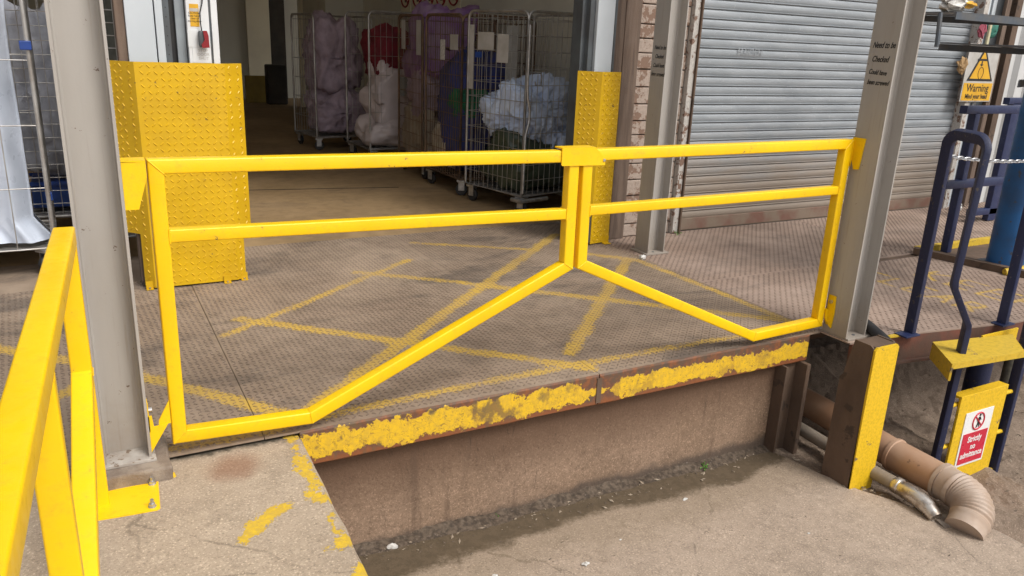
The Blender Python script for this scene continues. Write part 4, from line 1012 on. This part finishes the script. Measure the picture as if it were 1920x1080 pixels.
crumple('pink_rag', (7.20, 2.13, 1.70), (.05, .03, .07), M('pink_cloth', (.38, .08, .12), rough=.7), 4, label='pink rag stuffed beside the shutter guide above the warning sign', category='rag')
crumple('green_rag', (7.42, 2.16, 1.72), (.07, .03, .09), M('green_cloth', (.04, .20, .15), rough=.7), 5, label='green rag hanging to the right of the pink rag', category='rag')
build('yellow_batten', MB().box(7.335, 7.365, 2.14, 2.16, 1.60, 1.83), M('cream_batten', (.6, .55, .36)), label='pale yellow batten standing between the pink and green rags', category='batten')
crumple('glove', (7.00, 2.13, 1.36), (.06, .03, .07), M('tan_glove', (.35, .22, .1), rough=.8), 6, label='tan glove wedged behind the left edge of the warning sign', category='glove')
crumple('cloth_bundle', (7.22, 2.02, .0), (.04, .04, .05), PAPER, 9, label='small white bundle on the deck behind the navy railing', category='bundle')

# trench items at lower right
tp = empty('trench_plate', (4.3, -.7, -.98), label='brown chequer plate lying in the sunken area right of the ladder foot', category='plate')
wpart('plate', MB().prism([(3.62, -.86), (3.95, -.52), (5.6, -.1), (5.6, -.78), (4.2, -.98)], 'z', -1.0, -.985), DECKR, tp)
LV, LF = lugs([(3.66, -.85), (3.96, -.55), (5.5, -.14), (5.5, -.75), (4.2, -.96)], .045, .028, .012, .004, .5)
LV[:, 2] += -.985; LV -= np.array(tuple(tp.location)); o = mesh_np('tread_lugs', LV, LF, DECKR, kids(tp)[0], kind='stuff')
for o_ in bpy.data.objects:
    if o_.name.startswith('plate') or (o_.parent and o_.parent.name.startswith('plate') and o_.name.startswith('tread_lugs')):
        if o_.type == 'MESH': paint_attr(o_.data, lambda c: np.full(len(c), -1.))
for k, (y0, z) in enumerate(((-.98, -.86), (-1.10, -.88))):
    g = empty('steel_channel', (3.5, y0, z), label=('upper' if k == 0 else 'lower') + ' grey steel channel lying in the trench at the bottom right corner', category='channel', group='trench channels')
    wpart('web', MB().prism([(3.25, y0 + .05), (3.25, y0), (5.2, y0 + .30), (5.2, y0 + .35)], 'z', z - .006, z), M('grey_channel', (.16, .16, .17), (.1, .1, .1), rough=.5), g)
    wpart('flange', MB().prism([(3.25, y0), (3.25, y0 - .006), (5.2, y0 + .294), (5.2, y0 + .30)], 'z', z - .06, z + .012), bpy.data.materials['grey_channel'], g)
ld_b = crumple('flat_stone', (2.98, -.90, -.73), (.09, .07, .02), CEMENT, 12, label='flat brown stone lying between the metal pipe end and the ribbed elbow', category='stone')
if ld_b.data.materials[0] == CEMENT: pass

# litter
rx = random.Random(4)
LIT = [(.38, .0, .030, PAPER, 'white feathery scrap by the foot of the dock wall near the concrete strip'), (.70, -.36, .018, PAPER, 'pale crumpled scrap at the bottom edge of the slab, left of centre'),
       (1.10, -.45, .022, PAPER, 'white folded scrap at the bottom edge of the slab, in the middle'), (1.86, -.21, .018, PAPER, 'white scrap at the edge of the wet dirt on the slab'),
       (2.22, -.68, .010, PAPER, 'small white pebble on the open slab at the right'), (1.35, -.36, .008, PAPER, 'tiny white pebble near the middle of the slab')]
for i, (x, y, s_, m_, l_) in enumerate(LIT):
    crumple('paper_scrap', (x, y, slab_h(x, y)), (s_, s_ * .6, s_ * .35), m_, 20 + i, sub=2, label=l_, category='litter')
crumple('blue_rag', (3.55, .33, low_h(3.55, .33)), (.07, .04, .03), BPAPER, 31, label='blue crumpled scrap in the dark gap behind the rusty bumper post', category='rag')
crumple('white_scrap', (2.905, 1.62, 0), (.025, .018, .018), PAPER, 35, sub=2, label='white scrap on the deck at the foot of the further grey column', category='litter')
mb = MB()
def bits(n, fx, size, seed):
    r = random.Random(seed); k = 0
    for _ in range(n):
        x, y, z = fx(r); s_ = size * r.uniform(.4, 1.6); a = r.uniform(0, 6.3); tl = r.uniform(-.5, .5); el = r.uniform(1, 3.5)
        m = Matrix.Translation((x, y, z + s_ * .25)) @ Matrix.Rotation(a, 4, 'Z') @ Matrix.Rotation(tl, 4, 'Y')
        h = s_ * .25
        V = [m @ Vector(p) for p in ((-s_ * el / 2, 0, 0), (0, -s_ / 2, 0), (s_ * el / 2, 0, 0), (0, s_ / 2, 0), (0, 0, h), (0, 0, -h))]
        mb.add(V, [(0, 1, 4), (1, 2, 4), (2, 3, 4), (3, 0, 4), (1, 0, 5), (2, 1, 5), (3, 2, 5), (0, 3, 5)])
def wallfoot(r): x = r.uniform(.1, 2.6); y = .04 - abs(r.gauss(0, .07)); return x, y, slab_h(x, y)
def slabany(r): x = r.uniform(.1, 3.0); y = r.uniform(-2.2, 0); x = min(x, edge_x(y) - .03); return x, y, slab_h(x, y)
def lowany(r): x = r.uniform(2.9, 5.2); y = r.uniform(-.95, 1.0); x = max(x, edge_x(y) + .02); return x, y, low_h(x, y)
def stripany(r): x = r.uniform(-1, -.03); y = r.uniform(-1.6, .0); return x, y, -.03
def cornerfoot(r): x = r.uniform(2.5, 3.1); y = r.uniform(-1.0, -.05); x = edge_x(y) + r.gauss(0, .05); return x, y, slab_h(x, y) - .01
bits(260, wallfoot, .006, 1); bits(160, slabany, .0045, 2); bits(500, lowany, .009, 3); bits(160, cornerfoot, .008, 5)
o = build('ground_litter', mb, M('grit_mix', (.16, .12, .085), (.08, .06, .045), c3=(.3, .26, .2), s3=12, t3=.62, scale=30, rough=.9), kind='stuff')
mb = MB(); bits(120, stripany, .0035, 6); bits(90, wallfoot, .006, 8); bits(110, lowany, .009, 9); bits(60, cornerfoot, .007, 10)
bits(50, cornerfoot, .016, 11); bits(40, wallfoot, .012, 12)
o = build('pale_grit', mb, M('pale_grit', (.34, .28, .21), (.22, .17, .12), scale=30, rough=.9), kind='stuff')
def silt_z(x, y):
    u = min(1, max(0, (.05 - y) / (.075 + .05 * noise.noise(Vector((x * 3, 0, 7))))))
    return slab_h(x, y) + max(0, (1 - u) ** 1.3) * (.022 + .022 * noise.noise(Vector((x * 9, y * 12, 0))) + .010 * noise.noise(Vector((x * 31, y * 31, 1)))) - .002
V, F = grid_sheet(0, 2.66, -.13, .052, 0, .012, zfn=silt_z)
build('wet_silt', MB().add(V, F), M('wet_soil', (.046, .032, .021), (.11, .080, .055), scale=45, rough=.85, bump=.8, c3=(.13, .10, .08), s3=90, t3=.62), kind='stuff', smooth=60)
# weeds
def weed(x, y, z, s_, n, lab, seed):
    t = empty('weed', (x, y, z), label=lab, category='weed'); r = random.Random(seed)
    for i in range(n):
        a = r.uniform(0, 6.28); R1 = r.uniform(.4, 1) * s_; h = r.uniform(.2, .8) * s_; lw = s_ * .28
        c = Vector((math.cos(a) * R1, math.sin(a) * R1, h)); d = Vector((math.cos(a), math.sin(a), .1)); sd_ = Vector((-math.sin(a), math.cos(a), 0))
        mb = MB().add([c - d * lw, c + sd_ * lw * .6 + Vector((0, 0, .002)), c + d * lw - Vector((0, 0, .004)), c - sd_ * lw * .6 + Vector((0, 0, .002)), c + Vector((0, 0, -.003))], [(0, 1, 4), (1, 2, 4), (2, 3, 4), (3, 0, 4)])
        build('leaf', mb, LEAF, t)
        build('stem', MB().tube([(0, 0, 0), tuple(c * .5 + Vector((0, 0, .2 * s_))), tuple(c - d * lw)], .0012, 4), LEAF, t)
weed(2.17, .0, slab_h(2.17, 0), .032, 12, 'small bright green weed at the foot of the dock wall', 1)
weed(.92, .03, slab_h(.92, .03), .02, 5, 'tiny faded weed sprouting from the dock wall foot further left', 2)
weed(3.665, 2.14, .0, .04, 7, 'low moss green weed beside the shutter guide foot', 3)

# ------------------------------------------------------------------ roll cages
def heap(name, cx, cy, z0, rx_, ry_, h, seed, mat, box=None, sub=5, fold=.16, label=None, cat=None, group=None, cube=.45):
    bm = bmesh.new(); bmesh.ops.create_icosphere(bm, subdivisions=sub, radius=1)
    so = Vector((seed * 3.1, seed * 1.7, 0))
    for v in bm.verts:
        c = v.co.copy(); sc = (rx_ + ry_) / 2
        n0 = noise.noise(c * 1.3 + so); mx = max(abs(c.x), abs(c.y), abs(c.z)); c_ = c / (mx ** cube)
        w = noise.noise_vector(c * 1.6 + so) * .5
        w2 = noise.noise_vector(c * 3.5 + so) * .35; rg = 1 - abs(noise.noise(Vector((c.x + w.x, c.y + w.y, (c.z + w.z) * .55)) * 3.0 + so)) * 2.4; rg2 = 1 - abs(noise.noise((c + w * .8 + w2) * 7 + so)) * 2.4; rg3 = 1 - abs(noise.noise((c + w2) * 15 + so)) * 2.2
        k = 1 + n0 * .28 + (rg - .5) * fold * .55 + (rg2 ** 3 if rg2 > 0 else 0) * fold * .35 + rg3 * fold * .10
        q = Vector((c_.x * k * rx_, c_.y * k * ry_, (c_.z * k * .5 + .5) * h))
        q.z += n0 * h * .15 * (c.z > 0)
        if box:
            x0, x1, y0, y1 = box; q.x = min(max(q.x + cx, x0), x1) - cx; q.y = min(max(q.y + cy, y0), y1) - cy
        q.z = max(q.z, 0)
        v.co = q
    me = bpy.data.meshes.new(name); bm.to_mesh(me); bm.free(); me.materials.append(mat)
    me.polygons.foreach_set('use_smooth', [True] * len(me.polygons))
    o = bpy.data.objects.new(name, me); COL.objects.link(o); o.location = (cx, cy, z0)
    if label: o['label'] = label
    if cat: o['category'] = cat
    if group: o['group'] = group
    return o
CAST = None
def roll_cage(x, y, rz, w_, d_, h_, label, mat=None, sides='LRB', nv=9, nh=7, single=False, front=None, plates=()):
    """origin: front left corner on the floor; x right, y back (local)"""
    global CAST
    mat = mat or WIRE
    t = empty('roll_cage', (x, y, 0), rz, label=label, category='roll cage', group='wire laundry roll cages')
    zb = .17
    build('base_frame', MB().tube([(0, 0, zb), (w_, 0, zb), (w_, d_, zb), (0, d_, zb)], .014, 8, closed=True).box(.02, w_ - .02, .02, d_ - .02, zb - .012, zb - .004), mat, t, smooth=30)
    for k in range(1, 6): build('base_wire', MB().tube([(.01, d_ * k / 6, zb + .002), (w_ - .01, d_ * k / 6, zb + .002)], .003, 4), mat, t)
    for cx, cy in ((.05, .05), (w_ - .05, .05), (.05, d_ - .05), (w_ - .05, d_ - .05)):
        if CAST is None:
            a = build('castor', MB().box(-.045, .045, -.045, .045, .135, .158, .003).box(-.026, -.021, -.03, .03, .05, .14).box(.021, .026, -.03, .03, .05, .14).cyl((-.03, 0, .06), .008, .06, 'x', 8), ZINC, t)
            b = build('wheel', MB().cyl((-.017, 0, .06), .06, .034, 'x', 20, bev=.006), BLACKP, a, smooth=True); CAST = (a, b); a.location = (cx, cy, 0); a.rotation_euler = (0, 0, .3)
        else:
            a = inst(CAST[0], t, (cx, cy, 0), (0, 0, random.uniform(-1.2, 1.2))); inst(CAST[1], a)
    def side(ax, ay, bx, by, zt=None, fr=.0125):
        zt = zt or h_
        A = Vector((ax, ay, 0)); B = Vector((bx, by, 0)); L = (B - A).length; d = (B - A).normalized(); r = .07
        P = [A + Vector((0, 0, zb))]
        for i in range(6): a = rad(90 * i / 5); P.append(A + d * (r - r * math.cos(a)) + Vector((0, 0, zt - r + r * math.sin(a))))
        for i in range(6): a = rad(90 * i / 5); P.append(A + d * (L - r + r * math.sin(a)) + Vector((0, 0, zt - r + r * math.cos(a))))
        P.append(B + Vector((0, 0, zb)))
        build('side_frame', MB().tube(P, fr, 10), mat, t, smooth=True)
        vw = [MB().tube([A + d * (L * k / (nv + 1)) + Vector((0, 0, zb)), A + d * (L * k / (nv + 1)) + Vector((0, 0, zt - .01))], .0028, 5) for k in range(1, nv + 1)]
        hw_ = [MB().tube([A + Vector((0, 0, zb + (zt - zb - .06) * k / nh)), B + Vector((0, 0, zb + (zt - zb - .06) * k / nh))], .003, 5) for k in range(0, nh + 1)]
        if single:
            for m_ in vw + hw_: build('wire', m_, mat, t)
        else:
            mm = MB()
            for m_ in vw + hw_: mm.add(m_.v, m_.f)
            build('wire_mesh', mm, mat, t, kind='stuff')
    if 'L' in sides: side(0, 0, 0, d_)
    if 'R' in sides: side(w_, 0, w_, d_)
    if 'B' in sides: side(0, d_, w_, d_)
    if front: side(*front)
    for (px_, py_, pz, pw, phh, ax_, m_) in plates:  # label plates: on side L (ax 'y') or front ('x')
        if ax_ == 'y': build('label_plate', MB().box(px_ - .006, px_ - .003, py_, py_ + pw, pz, pz + phh), m_, t)
        else: build('label_plate', MB().box(px_, px_ + pw, py_ - .006, py_ - .003, pz, pz + phh), m_, t)
    return t
def put(o, t): return o
RZ = rad(13)
c1 = roll_cage(2.76, 3.22, RZ, .80, .80, 1.73, 'bright wire roll cage nearest the doorway with pale blue linen on green sacks', nv=11, nh=11, single=True, front=(.0, .0, .8, .0),
               plates=((0, .44, 1.40, .22, .15, 'y', SIGNG), (0, .24, 1.30, .15, .24, 'y', SIGNG), (0, .72, 1.05, .06, .56, 'y', SIGNG), (.38, .72, .9, .14, .72, 'x', SIGNG)))
build('latch_bar', MB().tube([(-.0, -.02, 1.62), (-.0, -.02, 1.10), (.01, -.02, 1.02), (.035, -.025, .92), (.03, -.025, .82), (-.0, -.02, .70), (0, -.02, .20)], .011, 10), ZINC, c1, smooth=True)
build('door_hook', MB().tube([(.02, -.02, 1.24), (.14, -.03, 1.23), (.15, -.03, 1.20), (.145, -.03, 1.13), (.08, -.03, 1.13), (.08, -.03, 1.16)], .007, 8), ZINC, c1, smooth=True)
build('blue_clip', MB().box(-.02, .02, .62, .68, 1.33, 1.38, .004), BLUEP, c1)
build('corner_bumper', MB().tube([(-.02, .1, .13), (-.02, -.02, .13), (.1, -.02, .13), (.3, -.02, .13)], .02, 12), ZINC, c1, smooth=True)
def loc(t, x, y): v = Matrix.LocRotScale(t.location, t.rotation_euler, None) @ Vector((x, y, 0)); return v.x, v.y
x_, y_ = loc(c1, .40, .36)
o = heap('linen_heap', x_, y_, .60, .36, .33, .52, 1, CL_BLUE, sub=6, fold=.26, label='crumpled pale blue linen piled in the nearest roll cage', cat='linen', box=(x_ - .38, x_ + .40, y_ - .33, y_ + .34)); o.rotation_euler = (0, 0, RZ)
o = heap('linen_heap', x_ + .16, y_ - .10, .38, .2, .2, .42, 14, CL_BLUE, sub=5, fold=.26, label='pale blue linen slipping down the front of the nearest roll cage', cat='linen', box=(x_ - .3, x_ + .38, y_ - .34, y_ + .3)); o.rotation_euler = (0, 0, RZ)
o = heap('laundry_sack', x_, y_, .18, .39, .36, .50, 2, CL_GREEN, fold=.2, label='dark green plastic sack of linen under the pale blue heap', cat='sack', box=(x_ - .38, x_ + .38, y_ - .34, y_ + .34)); o.rotation_euler = (0, 0, RZ)
c2 = roll_cage(2.60, 4.18, rad(3), .80, .78, 1.70, 'brown framed roll cage behind the nearest one with blue and green linen', mat=WIRED, nv=14, nh=12, front=(0, 0, .8, 0), plates=((0, .35, 1.28, .10, .19, 'y', PAPER), (0, .08, 1.38, .16, .14, 'y', SIGNG)))
heap('linen_heap', 2.98, 4.60, .17, .38, .38, 1.15, 3, CL_NAVY, fold=.16, label='blue linen filling the brown framed roll cage', cat='linen', box=(2.62, 3.36, 4.2, 4.97))
heap('linen_heap', 2.76, 4.36, .74, .16, .18, .30, 4, CL_TEAL, fold=.15, label='green linen bundle in the middle of the blue linen', cat='linen', box=(2.615, 3.2, 4.2, 4.97))
heap('linen_heap', 2.78, 4.75, .2, .16, .2, .45, 5, CL_CREAM, fold=.15, label='cream bundle low in the brown framed roll cage', cat='linen', box=(2.61, 3.2, 4.2, 4.97))
c3 = roll_cage(2.60, 5.15, rad(-2), .80, .78, 1.70, 'roll cage full of purple and cream linen, third from the doorway', mat=WIRED, nv=16, nh=10, plates=((0, .05, 1.3, .14, .35, 'y', SIGNG), (0, .55, 1.35, .12, .3, 'y', SIGNG)))
heap('linen_heap', 2.96, 5.50, .98, .37, .40, .80, 6, CL_PURP, fold=.2, label='purple linen bulging from the top of the third roll cage', cat='linen', box=(2.63, 3.4, 5.2, 5.9))
heap('linen_heap', 2.95, 5.52, .17, .38, .38, .60, 7, CL_CREAM, fold=.15, label='cream linen at the bottom of the third roll cage', cat='linen', box=(2.63, 3.4, 5.2, 5.9))
heap('linen_heap', 2.97, 5.52, .55, .38, .38, .60, 17, CL_LILAC, fold=.2, label='lilac linen in the middle of the third roll cage', cat='linen', box=(2.63, 3.4, 5.2, 5.9))
c4 = roll_cage(2.42, 6.35, rad(4), .80, .74, 1.74, 'tall roll cage with dark red linen above white sacks, its front open', nv=10, nh=7, sides='RB', front=(0, 0, .8, 0))
heap('linen_heap', 2.82, 6.72, .95, .32, .32, .62, 8, CL_RED, fold=.12, label='dark red linen bundle above the white sacks', cat='linen', box=(2.46, 3.2, 6.4, 7.05))
heap('laundry_sack', 2.80, 6.62, .42, .33, .34, .62, 9, CL_WHITE, fold=.07, label='large white plastic sack in the middle of the red topped cage', cat='sack', box=(2.40, 3.2, 6.36, 7.05))
heap('laundry_sack', 2.74, 6.60, .18, .36, .34, .36, 10, CL_WHITE, fold=.07, label='white plastic sack at the bottom of the red topped cage, bulging forward', cat='sack', box=(2.36, 3.2, 6.25, 7.05))
heap('laundry_sack', 2.70, 6.66, .88, .16, .2, .38, 15, CL_WHITE, fold=.07, label='smaller white sack under the dark red linen', cat='sack')
bx_ = build('plastic_box', MB().box(-.12, .12, -.08, .08, 0, .22, .02), M('grey_green_plastic', (.28, .33, .32), rough=.4), label='grey green plastic box wedged in the red topped cage', category='box'); bx_.location = (2.92, 6.33, .80)
build('box_window', MB().box(-.04, .04, -.086, -.08, .06, .15), DKMET, bx_)
c5 = roll_cage(2.10, 7.55, rad(8), .80, .74, 1.70, 'dim roll cage furthest along the row with lilac linen', nv=8, nh=6)
heap('linen_heap', 2.46, 7.95, .70, .34, .36, .95, 11, CL_LILAC, fold=.22, label='lilac linen in the furthest roll cage of the row', cat='linen')
heap('linen_heap', 2.46, 7.95, .2, .34, .36, .55, 12, CL_LILAC, fold=.2, label='lilac and grey linen low in the furthest roll cage', cat='linen')
# left cages
c6 = roll_cage(-1.62, 2.60, rad(1), .78, .78, 1.70, 'roll cage at the left edge of the photo holding a white plastic sheet', nv=0, nh=4, single=True, sides='B', front=(0, 0, .78, 0))
def cside(t, x, d_, nv, nh, h_=1.7, zb=.17):
    build('side_frame', MB().tube([(x, .0, zb), (x, .0, h_), (x, d_, h_), (x, d_, zb)], .013, 10), WIRE, t, smooth=True)
    for k in range(1, nv + 1): build('wire', MB().tube([(x, d_ * k / (nv + 1), zb), (x, d_ * k / (nv + 1), h_)], .003, 5), WIRE, t)
    for k in range(nh + 1): build('wire', MB().tube([(x, 0, zb + (h_ - zb) * k / nh), (x, d_, zb + (h_ - zb) * k / nh)], .003, 5), WIRE, t)
cside(c6, .78, .78, 8, 26)
for k in (.25, .5, .75): build('wire', MB().tube([(.78 * k, 0, .17), (.78 * k, 0, 1.7)], .0035, 5), WIRE, c6)
build('blue_clip', MB().box(.74, .80, -.03, .02, 1.33, 1.38, .004), BLUEP, c6); build('blue_clip', MB().box(.76, .80, .2, .25, .42, .47, .004), BLUEP, c6)
# hanging plastic sheet
V = []; F = []; nx, nz = 40, 60
for j in range(nz + 1):
    for i in range(nx + 1):
        u = i / nx; v = j / nz; x = -1.60 + .66 * u + .035 * noise.noise(Vector((0, v * 2.5, 1))) * u; z = .20 + 1.6 * v
        f_ = noise.noise(Vector((u * 5 + .6 * v, v * 1.2, 0)))
        y = 2.68 + .07 * f_ + .025 * noise.noise(Vector((u * 14, v * 4, 3))) + .25 * max(0, u - .85) * 3
        if v < .08: x += (1 - v / .08) * .10 * u; y -= (1 - v / .08) * .03
        V.append((x, y, z + (.012 * noise.noise(Vector((u * 9, 0, 0))) if j == 0 else 0)))
F = [(j * (nx + 1) + i, j * (nx + 1) + i + 1, (j + 1) * (nx + 1) + i + 1, (j + 1) * (nx + 1) + i) for j in range(nz) for i in range(nx)]
for j in range(nz + 1): V.append((V[j * (nx + 1) + nx][0] - .05, V[j * (nx + 1) + nx][1] + .35, V[j * (nx + 1) + nx][2]))
for j in range(nz): F.append((j * (nx + 1) + nx, (j + 1) * (nx + 1) + nx, len(V) - (nz + 1) + j + 1, len(V) - (nz + 1) + j))
o = mesh_np('plastic_sheet', V, F, PSHEET, label='milky bluish plastic sheet hanging inside the leftmost roll cage', category='plastic sheet'); o.data.polygons.foreach_set('use_smooth', [True] * len(o.data.polygons))
c7 = roll_cage(-1.10, 3.55, rad(-4), .80, .74, 1.70, 'roll cage behind the nearest grey column with grey linen and blue crates', nv=12, nh=16, front=(0, 0, .8, 0))
heap('linen_heap', -.74, 3.92, .42, .36, .33, 1.2, 13, cloth_mat('grey_linen', (.42, .43, .48), (.3, .31, .35)), fold=.2, label='grey linen in the roll cage behind the nearest grey column', cat='linen')
for k, (z, dx) in enumerate(((.20, 0),)):
    cr = build('blue_crate', MB().box(-.26, .26, -.2, .2, 0, .19, .01), BLUEP, label='blue crate under the grey linen inside the cage behind the grey column', category='crate'); cr.location = (-.72 + dx, 3.9, z)
    build('crate_rim', MB().box(-.28, .28, -.22, -.2, .165, .19).box(-.28, .28, .2, .22, .165, .19), BLUEP, cr)
c8 = roll_cage(-.62, 2.75, rad(2), .42, .72, 1.85, 'narrow roll cage seen between the grey column and the door frame', nv=6, nh=22, front=(0, 0, .42, 0))
heap('linen_heap', -.40, 3.15, .2, .2, .3, 1.5, 16, cloth_mat('dull_linen', (.12, .12, .10), (.08, .08, .065)), fold=.2, label='dull dark linen inside the narrow roll cage', cat='linen')
# prohibition signs along the interior right wall
for k, y in enumerate((8.28, 7.83, 7.41, 7.02, 6.63)):
    t = empty('prohibition_sign', (3.61, y, 1.99), label=('first', 'second', 'third', 'fourth', 'fifth')[k] + ' round red ringed sign from the left on the dim interior wall', category='sign', group='row of prohibition signs')
    wpart('sign_board', MB().box(3.605, 3.618, y - .19, y + .19, 1.70, 2.30), INT_P, t)
    rg = [(3.60, y + .15 * math.cos(a), 2.0 + .13 * math.sin(a)) for a in [2 * math.pi * i / 28 for i in range(28)]]
    wpart('red_ring', MB().tube(rg, .012, 6, closed=True), REDP, t, smooth=True)
    wpart('ban_bar', MB().tube([(3.60, y + .10, 2.09), (3.60, y - .10, 1.91)], .010, 6), REDP, t)
    wpart('pictogram', MB().box(3.600, 3.604, y - .02, y + .02, 1.93, 2.08), INK, t)
build('low_barrier', MB().box(2.55, 3.2, 14.8, 14.9, 0, .55, .01), M('dull_yellow', (.28, .19, .03), rough=.6), label='dim yellow low barrier at the far end of the interior', category='barrier')
bb = build('dark_bin', MB().box(2.9, 3.3, 14.3, 14.6, 0, .8, .03), INT_D, label='dark bin standing before the far beige panel', category='bin')
